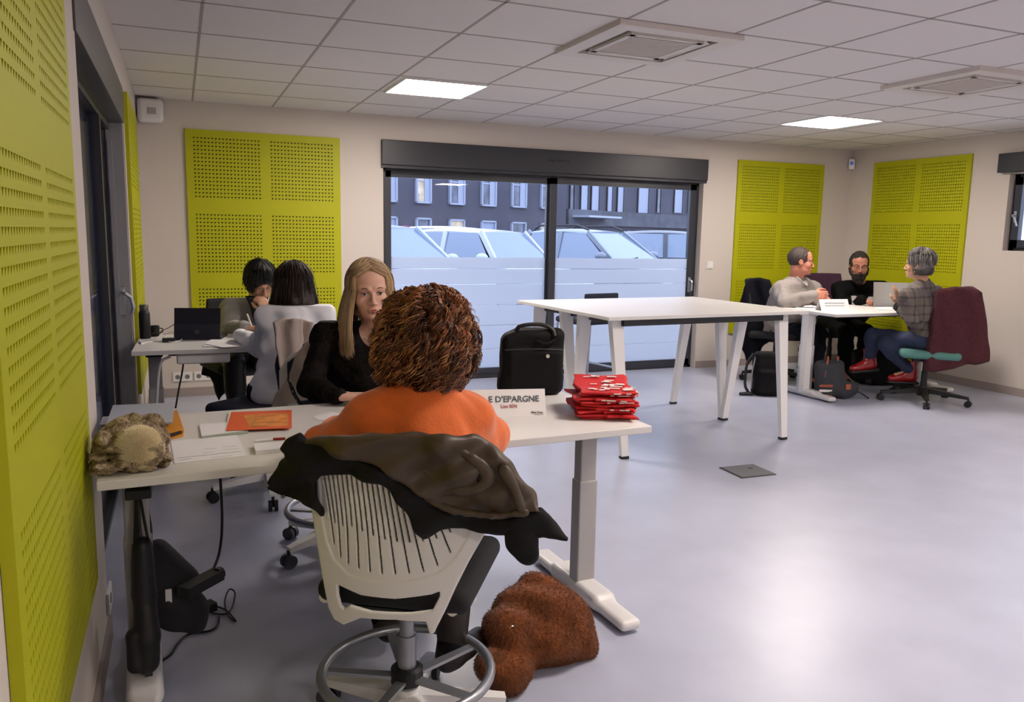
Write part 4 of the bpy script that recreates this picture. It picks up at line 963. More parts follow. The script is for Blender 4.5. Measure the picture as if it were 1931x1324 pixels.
garment(t, 'trousers', mat('black_trousers', '141416', .85, spec=.12, bump=.1, bscale=200), J, .008, .012, ('legs',), .003, extra=lambda s: s.ell(J['pel'], (.17, .13, .13), .03, J['R']))
M_boot = mat('brown_boot', '1f1712', .5)
for q, d in (('L', (.1, 1, 0)), ('R', (.75, .6, 0))): shoe(t, M_boot, J['an'+q], np.array(d)/np.linalg.norm(d), .25, .1, 'ankle_boot')
M_cur = [mat('curl_dark', '46291b', .4), mat('curl_brown', '7a4c31', .36), mat('curl_auburn', 'a2643c', .36), mat('curl_copper', 'cc9460', .36)]
cc = atY(802, 642, 2.04); er = np.array((.122, .125, .136)); cr = hd(math.radians(16))
s = SDF(cc-.24, cc+.24, .006); s.ell(cc, er*.86, 0, cr); s.ell(cc+np.array((0, 0, -.055)), np.array((.10, .10, .088)), .04, cr); s.noise(.005, 11, 8, 5); s.ell(cc+np.array((-.01, .14, -.03)), (.075, .08, .1), .02, op='sub'); s.build('hair', M_cur[0], t)
NC, PC = 620, 10; n = NC*PC; K = 26; P = np.zeros((n, K, 3)); tt = np.linspace(0, 1, K)
for ci in range(NC):
    ph = rng.uniform(0, 2*np.pi); fr_ = abs(((ph+np.pi) % (2*np.pi))-np.pi)
    if fr_ < .55: ph += 1.1
    th0 = math.acos(1-1.62*rng.random()**.75) if ci % 5 else rng.uniform(.02, .55); dth = rng.uniform(.45, 1.1)
    rho = 1.0+.05*rng.normal()+.10*tt*rng.random(); hr0 = rng.uniform(.006, .015); turns = rng.uniform(1.6, 3.6); a0_ = rng.random()*6.3
    for q in range(PC):
        i = ci*PC+q; th = np.minimum(th0+dth*(.85+.3*rng.random())*tt+.012*rng.normal(), 2.62); pq = ph+.03*rng.normal()+.05*tt*rng.normal()
        ex = er*(rho+.012*rng.normal())[:, None]; ex[:, 0] *= 1+.12*np.clip(th-1.2, 0, 1)
        base = np.stack([np.sin(th)*np.sin(pq)*ex[:, 0], np.sin(th)*np.cos(pq)*ex[:, 1], np.cos(th)*ex[:, 2]], 1)
        nrm = base/np.linalg.norm(base, axis=1)[:, None]; T = np.gradient(base, axis=0); T /= np.linalg.norm(T, axis=1)[:, None]+1e-9; Bn = np.cross(T, nrm)
        a = tt*turns*2*np.pi+a0_+.25*rng.normal(); amp = hr0*(.9+.2*rng.random())*(.3+.9*tt)
        P[i] = cc+(base+nrm*(np.cos(a)*amp)[:, None]+Bn*(np.sin(a)*amp)[:, None])@cr.T
w_ = np.repeat(rng.choice(4, NC, p=[.3, .34, .24, .12]), PC); w_ = np.where(rng.random(n) < .25, rng.choice(4, n), w_); hair_mesh('curls', t, P, rng.uniform(.0009, .0017, n), M_cur, 3, w_)
n = 110; P = np.zeros((n, 14, 3)); tt = np.linspace(0, 1, 14)      # loose flyaway curls
for i in range(n):
    ph = rng.uniform(0, 6.28); th = rng.uniform(0, 2.0); d = cr@np.array((math.sin(th)*math.sin(ph), math.sin(th)*math.cos(ph), math.cos(th)))
    s0 = cc+(cr@(np.array((math.sin(th)*math.sin(ph), math.sin(th)*math.cos(ph), math.cos(th)))*er))*.97; side = np.cross(d, rng.normal(size=3)); side /= np.linalg.norm(side)
    P[i] = s0+d*(tt*.03)[:, None]+side*(np.sin(tt*5)*.02)[:, None]-UP*(tt**2*.03)[:, None]
hair_mesh('flyaway_hair', t, P, .0007, M_cur[1:], 3)['kind'] = 'stuff'
# ============ 3. person in the white jacket from behind
M_wj = mat('white_jacket_cloth', 'f8f8fb', .8, bump=.1, bscale=250); M_dk = [mat('hair_darkbrown', '2c1d18', .5), mat('hair_brown', '442f26', .5), mat('hair_black', '1c1516', .45)]
t = thing('person', 'dark haired person in a white jacket, back to the viewer at the far left desk', 'person', (.55, 4.36, 0))
J = dict(R=hd(math.radians(-8)), HR=hd(math.radians(-14), .3), tw=.84)
J['hd'] = atY(552, 543, 4.52); J['neck'] = atY(556, 590, 4.45); J['ch'] = atY(550, 622, 4.43); J['pel'] = np.array((.46, 4.36, .56))
J['shL'] = atY(509, 597, 4.45); J['shR'] = atY(604, 594, 4.42); J['elL'] = atY(490, 655, 4.66); J['wrL'] = np.array((.30, 4.90, .785)); J['elR'] = atY(640, 650, 4.6); J['wrR'] = np.array((.62, 4.92, .785))
for q, sx in (('L', -.1), ('R', .1)): J['kn'+q] = np.array((.54+sx, 4.76, .55)); J['an'+q] = np.array((.54+sx, 4.8, .1))
H = person_body(t, J, M_skinc, .007, hands={'L': ((.1, 1, 0), (0, 0, -1), -1, .4), 'R': ((-.2, 1, 0), (0, 0, -1), 1, .4)})
garment(t, 'jacket', M_wj, J, .007, .014, ('torso', 'arms'), .005, 6, cuts=[(J['neck']+UP*.045, UP)], extra=lambda s: s.chain([mid(J['pel'], J['ch'], .3), J['pel']+np.array((.01, -.02, .0))], [.125, .135], .05))
garment(t, 'trousers', mat('dark_grey_trousers', '2b2a30', .85, spec=.12), J, .01, .008, ('legs',), .002)
for q in 'LR': shoe(t, M_black, J['an'+q], J['R'][:, 1])
hair_cap(t, H, J['HR'], 1.05, M_dk[0], low=-.12, extra=lambda s, H: s.ell(H(0, -.06, -.07), (.085, .06, .08), .04), noise=.004)
Pa = scalp_strands(H, J['HR'], 1500, (1.0, 5.28), .1, 1.7, (.09, .112, .104), (0, -.02, .032), lambda p: .12+.03*rng.random(), K=20, jit=.01, wave=.0015, flow=lambda ph, u: J['HR'][:, 0]*math.sin(ph)*.03*u)
hair_mesh('bob_hair', t, Pa, .0015, M_dk, 3)
# ============ 4. black haired person at the far left desk
M_grey_knit = mat('grey_cardigan', '9a9791', .9, bump=.15, bscale=160)
t = thing('person', 'black haired person in a grey and black top writing at the far left desk', 'person', (.42, 5.75, 0))
J = dict(R=hd(math.radians(176)), HR=hd(math.radians(168), .5, .06))
J['hd'] = atY(492, 531, 5.55); J['neck'] = atY(482, 570, 5.66); J['ch'] = atY(478, 600, 5.68); J['pel'] = np.array((.40, 5.82, .54))
J['shR'] = atY(436, 582, 5.68); J['shL'] = atY(527, 582, 5.68); J['elR'] = atY(432, 622, 5.42); J['wrR'] = atY(462, 618, 5.2); J['elL'] = atY(528, 622, 5.36); J['wrL'] = atY(508, 588, 5.42)
for q, sx in (('R', -.1), ('L', .1)): J['kn'+q] = np.array((.4+sx, 5.38, .54)); J['an'+q] = np.array((.4+sx, 5.34, .1))
H = person_body(t, J, M_skinc, .006, hands={'R': ((1, -.3, -.1), (0, -.3, -1), 1, .6), 'L': ((-.5, .05, .8), (-.4, .8, .2), 1, 1.0)})
face_bits(t, H, J['HR'], 1.0, mat('lips_plain', '8d5148', .4), M_iris, M_brow, M_skinc, .3)
garment(t, 'cardigan', M_grey_knit, J, .008, .014, ('torso', 'arms'), .004, 6, cuts=[(J['neck']+UP*.03, UP)])
nn = J['neck']; s = SDF(nn-.3, nn+.25, .007); s.sheet([(nn[0]-.07, nn[2]+.05), (nn[0]+.07, nn[2]+.05), (nn[0]+.06, nn[2]-.15), (nn[0]+.03, nn[2]-.28), (nn[0]-.02, nn[2]-.12)], .02, lambda X, Z: 0*X+nn[1]-.125+.0*Z, 0, .015); s.noise(.004, 8); s.build('black_scarf', M_black, t)
garment(t, 'trousers', M_black, J, .01, .012, ('legs',), .002)
for q in 'LR': shoe(t, M_black, J['an'+q], J['R'][:, 1])
M_bh = [mat('hair_jet', '0a0a0c', .55), mat('hair_jet2', '1c1a1e', .5)]
hair_cap(t, H, J['HR'], 1.05, M_bh[0], r=(.092, .112, .1), low=-.085, face=(0, .105, -.055), fr=(.062, .07, .085), noise=.004)
hair_mesh('short_hair', t, scalp_strands(H, J['HR'], 1100, (0, 6.28), .05, lambda p: 1.0 if abs(((p+3.14) % 6.28)-3.14) < .7 else 1.75, (.097, .117, .108), (0, -.02, .032), .035, K=14, jit=.007), .0014, M_bh, 3)
HG = lambda q: [H(q*.031+.019*math.cos(a), .093, -.002+.013*math.sin(a)) for a in np.linspace(0, 6.28, 15)]
gl = MB(); gl.tube(HG(-1), .0012, 5).tube(HG(1), .0012, 5).tube([H(-.012, .094, 0), H(.012, .094, 0)], .0012, 5); gl.build('glasses', M_trimb, t)
# ============ 5. man in grey sweater
M_sw = mat('grey_sweater', '8c8580', .9, bump=.15, bscale=160); M_skinm = skinmat('skin_ruddy', 'c07e68'); M_navycl = mat('navy_trousers', '15171f', .85, spec=.12)
t = thing('person', 'man in a grey sweater with a white collar, seated in profile at the corner desk', 'person', (5.3, 6.2, 0))
J = dict(R=hd(math.radians(120)), HR=hd(math.radians(124), .06))
J['hd'] = atY(1511, 493, 6.08); J['neck'] = atY(1501, 530, 6.14); J['ch'] = atY(1497, 558, 6.14); J['pel'] = np.array((5.45, 6.30, .56))
J['shR'] = atY(1473, 549, 6.08); J['shL'] = atY(1532, 548, 6.27); J['elR'] = atY(1481, 574, 5.86); J['wrR'] = atY(1532, 558, 5.72); J['elL'] = atY(1545, 580, 6.15); J['wrL'] = atY(1545, 562, 5.85)
J['knR'] = np.array((5.52, 5.90, .5)); J['anR'] = np.array((5.40, 5.78, .1)); J['knL'] = np.array((5.74, 6.0, .5)); J['anL'] = np.array((5.62, 5.88, .1))
H = person_body(t, J, M_skinm, .0065, 1.1, 1.05, True, hands={'R': ((.75, -.5, .1), (.2, .6, -.2), 1, 1.0, 1.15), 'L': ((.3, -.8, -.1), (-.5, 0, -.5), -1, .9, 1.1)}, neckr=.064)
face_bits(t, H, J['HR'], 1.1, mat('lips_plain', '8d5148'), M_iris, M_brow, M_skinm, .6)
garment(t, 'sweater', M_sw, J, .008, .028, ('torso', 'arms'), .005, 6, cuts=[(J['neck']+UP*.045, UP)], belly=.06, k=.05)
nn = J['neck']; fo = J['HR'][:, 1]; rr = J['HR'][:, 0]
c_ = MB()
for q in (-1, 1): c_.add([nn+rr*q*.075+UP*.075-fo*.04, nn+rr*q*.01+fo*.105+UP*.0, nn+rr*q*.05+fo*.1-UP*.035, nn+rr*q*.1+fo*.0+UP*.035], [(0, 1, 2, 3) if q < 0 else (3, 2, 1, 0)])
c_o = c_.build('shirt_collar', M_white, t); md = c_o.modifiers.new('thickness', 'SOLIDIFY'); md.thickness = .008; md.offset = 0
s = SDF(J['wrR']-.08, J['wrR']+.08, .004); d_ = J['wrR']-J['elR']; d_ /= np.linalg.norm(d_); s.cap(J['wrR']-d_*.02, J['wrR']+d_*.012, .037, .035, 0); s.cut(J['wrR']+d_*.02, d_); s.build('shirt_cuff', M_white, t)
garment(t, 'trousers', M_navycl, J, .01, .02, ('legs',), .004)
for q in 'LR': shoe(t, M_black, J['an'+q], J['R'][:, 1], .27)
M_mh = mat('hair_greybrown', '3a2d28', .6, bump=.4, bscale=300)
hair_cap(t, H, J['HR'], 1.1, M_mh, r=(.081, .102, .094), low=-.055, face=(0, .11, .02), fr=(.072, .1, .088), noise=.0015, wide=1.05, freq=30, nape=False)
# ============ 6. bearded man
M_skind = skinmat('skin_warm', 'a56f58'); M_bk2 = mat('black_jacket', '060608', .8, spec=.12, bump=.1, bscale=120)
t = thing('person', 'bearded man with glasses and black clothes, hands folded behind the corner desk', 'person', (6.33, 6.3, 0))
J = dict(R=hd(math.radians(208)), HR=hd(math.radians(217), .14))
J['hd'] = atY(1620, 501, 6.15); J['neck'] = atY(1620, 538, 6.22); J['ch'] = atY(1622, 566, 6.24); J['pel'] = np.array((6.36, 6.42, .56))
J['shR'] = atY(1585, 546, 6.32); J['shL'] = atY(1660, 546, 6.16); J['elR'] = atY(1590, 578, 6.1); J['wrR'] = atY(1626, 566, 5.85); J['elL'] = atY(1668, 578, 5.98); J['wrL'] = atY(1652, 563, 5.82)
for q, sx in (('R', -.13), ('L', .13)): J['kn'+q] = np.array((6.2+sx, 5.98, .5)); J['an'+q] = np.array((6.12+sx, 5.9, .1))
H = person_body(t, J, M_skind, .0065, 1.1, 1.05, True, hands={'R': ((.8, -.45, .0), (.1, .3, -1), -1, .6, 1.1), 'L': ((-.75, -.4, .0), (.1, .3, -1), 1, .6, 1.1)}, neckr=.062)
face_bits(t, H, J['HR'], 1.1, mat('lips_plain', '8d5148'), M_iris, mat('brow_black', '1b1411', .7), M_skind, .5)
garment(t, 'black_jacket', M_bk2, J, .008, .026, ('torso', 'arms'), .005, 6, cuts=[(J['neck']+UP*.05, UP)], belly=.04, k=.05)
garment(t, 'trousers', M_bk2, J, .01, .02, ('legs',), .004)
for q in 'LR': shoe(t, M_black, J['an'+q], J['R'][:, 1], .27)
M_bd = mat('beard_dark', '17100d', .8, bump=.5, bscale=300)
hair_cap(t, H, J['HR'], 1.1, M_bd, r=(.082, .103, .1), low=-.05, face=(0, .115, -.02), fr=(.066, .085, .1), noise=.002, wide=1.05, freq=30, nape=False)
c = H(0, .05, -.09); s = SDF(c-.14, c+.14, .0045); hr = J['HR']
s.ell(H(0, .045, -.085), (.066, .058, .05), 0, hr); s.ell(H(0, .06, -.125), (.048, .04, .055), .03, hr); s.cap(H(-.07, .0, -.03), H(-.06, .03, -.07), .016, .02, .02); s.cap(H(.07, .0, -.03), H(.06, .03, -.07), .016, .02, .02)
s.chain([H(-.03, .088, -.075), H(0, .103, -.057), H(.03, .088, -.075)], [.009, .009, .009], .008); s.ell(H(0, .06, -.03), (.058, .058, .035), .01, hr, 'sub'); s.ell(H(0, .118, -.074), (.02, .022, .009), .004, hr, 'sub'); s.noise(.003, 30, 6, 2); s.build('beard', M_bd, t)
HG = lambda q: [H(q*.031+.021*math.cos(a), .101, -.002+.013*math.sin(a)) for a in np.linspace(0, 6.28, 15)]
gl = MB(); gl.tube(HG(-1), .0016, 5).tube(HG(1), .0016, 5).tube([H(-.012, .103, 0), H(.012, .103, 0)], .0016, 5)
for q in (-1, 1): gl.tube([H(q*.052, .1, .002), H(q*.08, -.01, .005)], .0016, 5)
gl.build('glasses', M_trimb, t)
# ============ 7. person in checked jacket
def check_mat():
    m = mat('checked_wool', '6f655f', .9); nt = m.node_tree; b = nt.nodes['Principled BSDF']
    tc = nt.nodes.new('ShaderNodeTexCoord'); sp = nt.nodes.new('ShaderNodeSeparateXYZ'); nt.links.new(tc.outputs['Object'], sp.inputs[0]); prev = None
    def line(sock, freq, wd):
        a = nt.nodes.new('ShaderNodeMath'); a.operation = 'MULTIPLY'; a.inputs[1].default_value = freq; nt.links.new(sock, a.inputs[0])
        f_ = nt.nodes.new('ShaderNodeMath'); f_.operation = 'FRACT'; nt.links.new(a.outputs[0], f_.inputs[0])
        l = nt.nodes.new('ShaderNodeMath'); l.operation = 'LESS_THAN'; l.inputs[1].default_value = wd; nt.links.new(f_.outputs[0], l.inputs[0]); return l.outputs[0]
    ad = nt.nodes.new('ShaderNodeMath'); ad.operation = 'ADD'; nt.links.new(line(sp.outputs[2], 14, .25), ad.inputs[0]); nt.links.new(line(sp.outputs[0], 14, .25), ad.inputs[1])
    r = nt.nodes.new('ShaderNodeValToRGB'); r.color_ramp.elements[0].color = (*lin('6b625c'), 1); r.color_ramp.elements[1].color = (*lin('3f3836'), 1)
    ml = nt.nodes.new('ShaderNodeMath'); ml.operation = 'MULTIPLY'; ml.inputs[1].default_value = .5; nt.links.new(ad.outputs[0], ml.inputs[0]); nt.links.new(ml.outputs[0], r.inputs[0]); nt.links.new(r.outputs[0], b.inputs['Base Color']); return m
M_chk = check_mat(); M_jean = mat('blue_jeans', '27304a', .85, vary=.15, vscale=12, bump=.1, bscale=200); M_redb = mat('red_patent', '8e0f14', .2, spec=.6)
t = thing('person', 'grey haired person in a checked jacket, jeans and red boots, hand raised', 'person', (6.02, 5.02, 0))
J = dict(R=hd(math.radians(-48)), HR=hd(math.radians(-22), .0), tw=.86)
J['hd'] = atY(1732, 499, 5.06); J['neck'] = atY(1739, 536, 5.04); J['ch'] = atY(1741, 568, 5.04); J['pel'] = np.array((6.03, 5.03, .55))
J['shL'] = atY(1711, 561, 4.95); J['shR'] = atY(1763, 556, 5.14); J['elL'] = atY(1722, 603, 4.90); J['wrL'] = atY(1694, 576, 5.06); J['elR'] = atY(1752, 603, 5.34); J['wrR'] = atY(1722, 590, 5.48)
J['knL'] = np.array((5.76, 5.36, .56)); J['anL'] = atY(1641, 680, 5.42); J['knR'] = np.array((5.76, 5.22, .50)); J['anR'] = atY(1718, 703, 5.14)
H = person_body(t, J, M_skinc, .0062, 1.04, .98, hands={'L': ((-.12, .15, 1), (-.3, .9, .1), 1, .12), 'R': ((-.6, .6, 0), (0, 0, -1), 1, .4)}, feetdir={'L': np.array((-.85, .4, -.3)), 'R': np.array((-.8, .5, 0))})
def jhem(s): s.chain([mid(J['pel'], J['ch'], .4), J['pel']+np.array((.01, -.01, -.0))], [.12, .135], .04)
garment(t, 'checked_jacket', M_chk, J, .007, .013, ('torso', 'arms'), .005, 6, cuts=[(J['neck']+UP*.06, UP)], extra=jhem, k=.04)
dl = J['wrL']-J['elL']; dl /= np.linalg.norm(dl); s = SDF(J['wrL']-.1, J['wrL']+.1, .005); s.cap(J['wrL']-dl*.02, J['wrL']+dl*.004, .049, .05, 0); s.cut(J['wrL']+dl*.008, dl); s.build('black_cuff', M_black, t)
garment(t, 'jeans', M_jean, J, .008, .012, ('legs',), .004, legend=.88)
def boot(an, fd, up):
    fd = np.array(fd, float); fd /= np.linalg.norm(fd); up = np.array(up, float); up -= fd*up.dot(fd); up /= np.linalg.norm(up)
    s = SDF(an-.25, an+.3, .0055); s.cap(an+up*.11, an-up*.03, .056, .045, .02); s.cap(an-fd*.02-up*.045, an+fd*.16-up*.055, .036, .033, .03); s.cap(an+up*.0, an+fd*.09-up*.04, .04, .034, .03)
    s.noise(.002, 14); s.cut(an-up*.083, -up); s.cut(an+up*.115, up); b = s.build('red_boot', M_redb, t)
    s = SDF(an-.28, an+.33, .006); s.box(an+fd*.065-up*.088, (.046, .13, .012), .01, 0, np.stack([np.cross(fd, up), fd, up], 1)); s.build('boot_sole', M_black, b)
boot(J['anL'], (-.85, .4, -.12), (.35, -.1, 1)); boot(J['anR'], (-.8, .5, 0), (0, 0, 1))
M_gh = [mat('hair_grey', '6e6a68', .45), mat('hair_silver', 'a8a19a', .4), mat('hair_charcoal', '393536', .45)]
hair_cap(t, H, J['HR'], 1.04, M_gh[0], r=(.087, .108, .099), low=-.05, face=(0, .11, -.05), fr=(.07, .08, .1), noise=.004)
hair_mesh('short_hair', t, scalp_strands(H, J['HR'], 1600, (0, 6.28), .05, lambda p: .95 if abs(((p+3.14) % 6.28)-3.14) < .8 else 1.2+.45*random.random(), (.091, .112, .104), (0, -.02, .034), .03, K=14, jit=.006, flow=lambda ph, u: -.012*u*(J['HR'][:, 0]*math.sin(ph)+J['HR'][:, 1]*math.cos(ph))), .0015, M_gh, 3)
hair_cap(t, H, J['HR'], 1.0, M_gh[2], r=(.078, .1, .07), c=(0, -.028, -.03), low=-.085, face=(0, .1, -.05), fr=(.08, .11, .12), noise=.002, name='nape_hair')
e = H(-.08, .0, -.05); MB().tube([e+np.array((0, 0, -.012*a)) for a in range(3)], [.002, .005, .003], 8).build('earring', mat('gold', 'c9a85a', .25, metal=.9), t)
# ---------------------------------------------------------------- clothes on chairs
def drape(name, m, parent, pl, poly, th=.012, curve=None, noise=(.004, 9), h=.005, rd=.008, extra=None, seed=3, k=0, stretch=(1, 1, 1), conv=None):
    L = [pl.px(*(conv(*p) if conv else p)) for p in poly]; A = np.array(L)
    cv = curve or (lambda X, Z: 0*X)
    X, Z = np.meshgrid(np.linspace(A[:, 0].min(), A[:, 0].max(), 9), np.linspace(A[:, 1].min(), A[:, 1].max(), 9)); yy = cv(X, Z)
    s = SDF((A[:, 0].min()-.04, yy.min()-th-.06, A[:, 1].min()-.04), (A[:, 0].max()+.04, yy.max()+th+.06, A[:, 1].max()+.04), h)
    s.sheet(L, th, cv, k, rd)
    if extra: extra(s, pl)
    if noise: s.noise(noise[0], noise[1], 7, seed, stretch)
    V, F = s.mesh(); return build(name, pl.M(V), F, m, parent, smooth=True)
M_coat = mat('black_coat_cloth', '131212', .8, spec=.25, bump=.08, bscale=150); M_lining = mat('brown_satin_lining', '473a2a', .48, spec=.4, bump=.06, bscale=40)
CP = Plane(CH-.262*np.array((math.sin(CH_A), math.cos(CH_A), 0)), CH_A)
t = thing('coat', 'dark coat with brown satin lining thrown over the foreground white chair', 'coat', CH+np.array((0, -.26, 0)))
cb = lambda X, Z: .7*np.minimum((X-_acx)**2, .07)-.13*(Z-.62)+.013*np.sin(38*(X*.8+Z*.7))+.008*np.sin(71*(X*.5-Z)+1)
drape('outer_shell', M_coat, t, CP, [(225, 78), (252, 118), (330, 110), (400, 120), (470, 160), (600, 215), (700, 268), (790, 345), (860, 405), (960, 445), (1080, 472), (1190, 478), (1300, 465), (1350, 530), (1400, 575), (1437, 612), (1430, 628), (1370, 600), (1320, 582), (1200, 580), (1100, 580), (1040, 565), (950, 545), (860, 545), (775, 590), (740, 520), (690, 420), (640, 340), (600, 300), (520, 288), (460, 275), (400, 278), (320, 272), (290, 300), (300, 400), (298, 490), (270, 440), (200, 400), (100, 412), (70, 390), (42, 350), (50, 310), (90, 240), (140, 215), (150, 180), (135, 155), (170, 105)], .017, cb, (.005, 7), .005, .014, conv=c5)
cl = lambda X, Z: cb(X, Z)-.004+.012*np.sin(30*(X-.7*Z)+.6)*np.sin(17*(X+Z))
drape('lining', M_lining, t, CP, [(240, 128), (250, 112), (330, 92), (420, 78), (520, 68), (640, 66), (740, 68), (900, 82), (1000, 108), (1080, 158), (1160, 225), (1230, 320), (1290, 415), (1312, 468), (1190, 482), (1080, 478), (960, 455), (860, 415), (790, 355), (700, 278), (600, 225), (470, 172), (370, 126)], .022, lambda X, Z: cl(X, Z)-.006, (.006, 7.5), .0045, .014, conv=c5, seed=11)
def tubeP(pl, pts, off, conv=c5): return [pl.M(np.array((*pl.px(*conv(*p))[:1], off if np.isscalar(off) else off[i], pl.px(*conv(*p))[1]))) for i, p in enumerate(pts)]
lo_, hi_ = bounds(tubeP(CP, [(1165, 560), (1300, 700)], 0), .12); s = SDF(lo_, hi_, .005)
s.chain(tubeP(CP, [(1190, 540), (1225, 610), (1245, 660)], .03), [.035, .034, .028], .02); s.noise(.003, 12); s.build('sleeve_end', M_coat, t)
# rolled hood opening and sewn-in label
def ring_roll(pts, r, m, nm, off):
    P = tubeP(CP, pts, off); a, b = bounds(P, .07); s = SDF(a, b, .005); s.chain(spline(P, 18), [r]*len(spline(P, 18)), .01); s.noise(.003, 14, 6, 4); s.build(nm, m, t)
ring_roll([(870, 150), (930, 150), (1010, 190), (1070, 250), (1080, 300), (1020, 330), (940, 330), (860, 345), (790, 330)], .0115, M_lining, 'rolled_fold', -.025)
ring_roll([(850, 240), (930, 235), (1010, 250), (1060, 290)], .012, M_coat, 'dark_fold', -.018)
ring_roll([(640, 130), (700, 150), (760, 190), (800, 250), (830, 280)], .008, M_lining, 'satin_fold', -.02)
ring_roll([(560, 225), (680, 280), (800, 370), (930, 430), (1100, 455), (1250, 440)], .007, M_lining, 'satin_edge', -.02)
ring_roll([(1150, 250), (1200, 330), (1230, 420)], .007, M_lining, 'satin_pleat', -.02)
lb = [CP.px(*c5(*p)) for p in ((415, 128), (582, 122), (578, 178), (545, 175), (470, 150))]; y_ = float(cl(np.array(lb[1][0]), np.array(lb[1][1])))
MB().prism(lb, -.034, -.026, lambda v: CP.M(v)).build('label_border', M_black, t)
lb = [CP.px(*c5(*p)) for p in ((450, 140), (545, 137), (543, 168), (500, 158))]
MB().prism(lb, -.037, -.033, lambda v: CP.M(v)).build('sewn_label', M_white, t)
for (a, b_) in ((104, 402), (46, 340)): ll = CP.px(*c5(a+8, b_-8)); P = CP.M(np.array((ll[0], float(cb(np.array(ll[0]), np.array(ll[1])))-.017, ll[1]))); MB().cyl(P+CP.f*.004, P-CP.f*.002, .0045, n=14).build('press_stud', mat('stud_grey', '6a6a6c', .5, metal=.3), t)
# cloths on the other chairs
M_beige = mat('beige_scarf', 'b5a59c', .9, bump=.2, bscale=150); M_cream = mat('cream_coat', 'b8aa9e', .9, bump=.25, bscale=120)
va = math.radians(8)
t = thing('scarf', 'beige scarf folded over the back of the chair behind the white jacket', 'scarf', (.5, 4.08, .5))
drape('cloth', M_beige, t, Plane((.52, 4.0, 0), va), [(516, 608), (530, 602), (550, 600), (570, 603), (572, 640), (562, 668), (552, 700), (540, 714), (530, 700), (521, 655)], .02, lambda X, Z: .008*np.sin(70*X), (.003, 12))
drape('cloth_fold', M_beige, t, Plane((.52, 4.03, 0), va), [(562, 606), (575, 604), (592, 607), (590, 625), (582, 640), (570, 648), (562, 642)], .016, lambda X, Z: .008*np.sin(70*X), (.003, 12))
t = thing('coat', 'cream coat hanging on the chair of the blonde person', 'coat', (.48, 3.66, .4))
drape('cloth', M_cream, t, Plane((.45, 3.64, 0), va), [(600, 630), (583, 644), (566, 662), (556, 680), (548, 702), (540, 722), (520, 742), (513, 760), (512, 776), (530, 772), (545, 760), (600, 756), (615, 690)], .018, lambda X, Z: .01*np.sin(50*X+20*Z), (.005, 9))
t = thing('coat', 'black coat hanging low from the chair behind the far left desk', 'coat', (.1, 5.95, .3))
drape('cloth', M_coat, t, Plane((.1, 5.95, 0), 0), [(383, 676), (445, 672), (450, 720), (432, 735), (422, 742), (413, 756), (408, 742), (402, 722), (396, 710), (380, 706)], .02, lambda X, Z: .01*np.sin(40*X), (.005, 9))
M_navycoat = mat('dark_navy_coat', '0f1018', .85, spec=.15, bump=.1, bscale=100)
t = thing('coat', 'dark navy coat on the chair behind the man in the grey sweater', 'coat', (5.05, 6.42, .3))
pl = Plane((5.2, 6.36, 0), math.radians(35))
drape('cloth', M_navycoat, t, pl, [(1412, 527), (1432, 523), (1452, 527), (1458, 545), (1458, 600), (1452, 640), (1436, 655), (1428, 672), (1418, 678), (1411, 690), (1404, 668), (1396, 655), (1383, 645), (1388, 610), (1394, 575), (1403, 545)], .03, lambda X, Z: .012*np.sin(35*X+8*Z), (.006, 7), .007, .025)
M_maroon = mat('maroon_wool', '4a1f26', .95, bump=.4, bscale=220, vary=.15, vscale=40)
t = thing('coat', 'maroon wool coat draped over the back of the teal office chair', 'coat', (6.38, 4.83, .3))
pl = Plane((6.15, 4.74, 0), math.radians(28))
drape('cloth', M_maroon, t, pl, [(1768, 550), (1778, 544), (1800, 541), (1838, 542), (1850, 550), (1856, 575), (1861, 620), (1864, 655), (1866, 682), (1852, 685), (1830, 687), (1808, 693), (1785, 699), (1762, 703), (1748, 700), (1745, 680), (1750, 650), (1754, 620), (1760, 580)], .05, lambda X, Z: .014*np.sin(32*X+3*Z)+.35*X**2, (.007, 6), .007, .035)
# ---------------------------------------------------------------- foreground floor
M_fur = mat('brown_fur', '7a3f12', .95, vary=.25, vscale=14, sheen=.3); t = thing('fur_bag', 'brown plush fur bag slumped on the floor beside the foreground chair', 'bag', (1.05, 2.25, 0))
P3 = lambda u, v, y: atY(u, v, y)
fb = SDF((.78, 2.02, -.02), (1.36, 2.55, .5), .006)
fb.ell((1.06, 2.28, .10), (.165, .13, .115), 0); fb.ell(P3(1000, 1180, 2.30), (.13, .10, .15), .05); fb.ell(P3(1050, 1190, 2.30), (.11, .11, .14), .05); fb.ell(P3(960, 1210, 2.22), (.085, .09, .12), .04)
fb.cap(P3(1015, 1115, 2.34), P3(1010, 1160, 2.32), .045, .10, .05); fb.cap(P3(945, 1150, 2.32), P3(1000, 1105, 2.34), .028, .035, .03); fb.ell(P3(1085, 1215, 2.28), (.05, .09, .09), .05); fb.cap(P3(925, 1255, 2.14), P3(960, 1270, 2.12), .05, .06, .04)
fb.noise(.009, 6, 8, 21); fb.cut((0, 0, .003), (0, 0, -1)); FV, FF = fb.mesh(); build('bag_body', FV, FF, M_fur, t, smooth=True)
a_, b_, c_ = FV[FF[:, 0]], FV[FF[:, 1]], FV[FF[:, 2]]; nn_ = np.cross(b_-a_, c_-a_); nn_ /= np.linalg.norm(nn_, axis=1)[:, None]+1e-9
if ((FV[FF[:, 0]]-FV.mean(0))*nn_).sum(1).mean() < 0: nn_ = -nn_
ii = rng.choice(len(FF), 34000); p0 = a_[ii]; nn2 = nn_[ii]; dr = nn2*.55+np.array((.15, -.1, -.75))+rng.normal(size=(len(ii), 3))*.3; dr /= np.linalg.norm(dr, axis=1)[:, None]
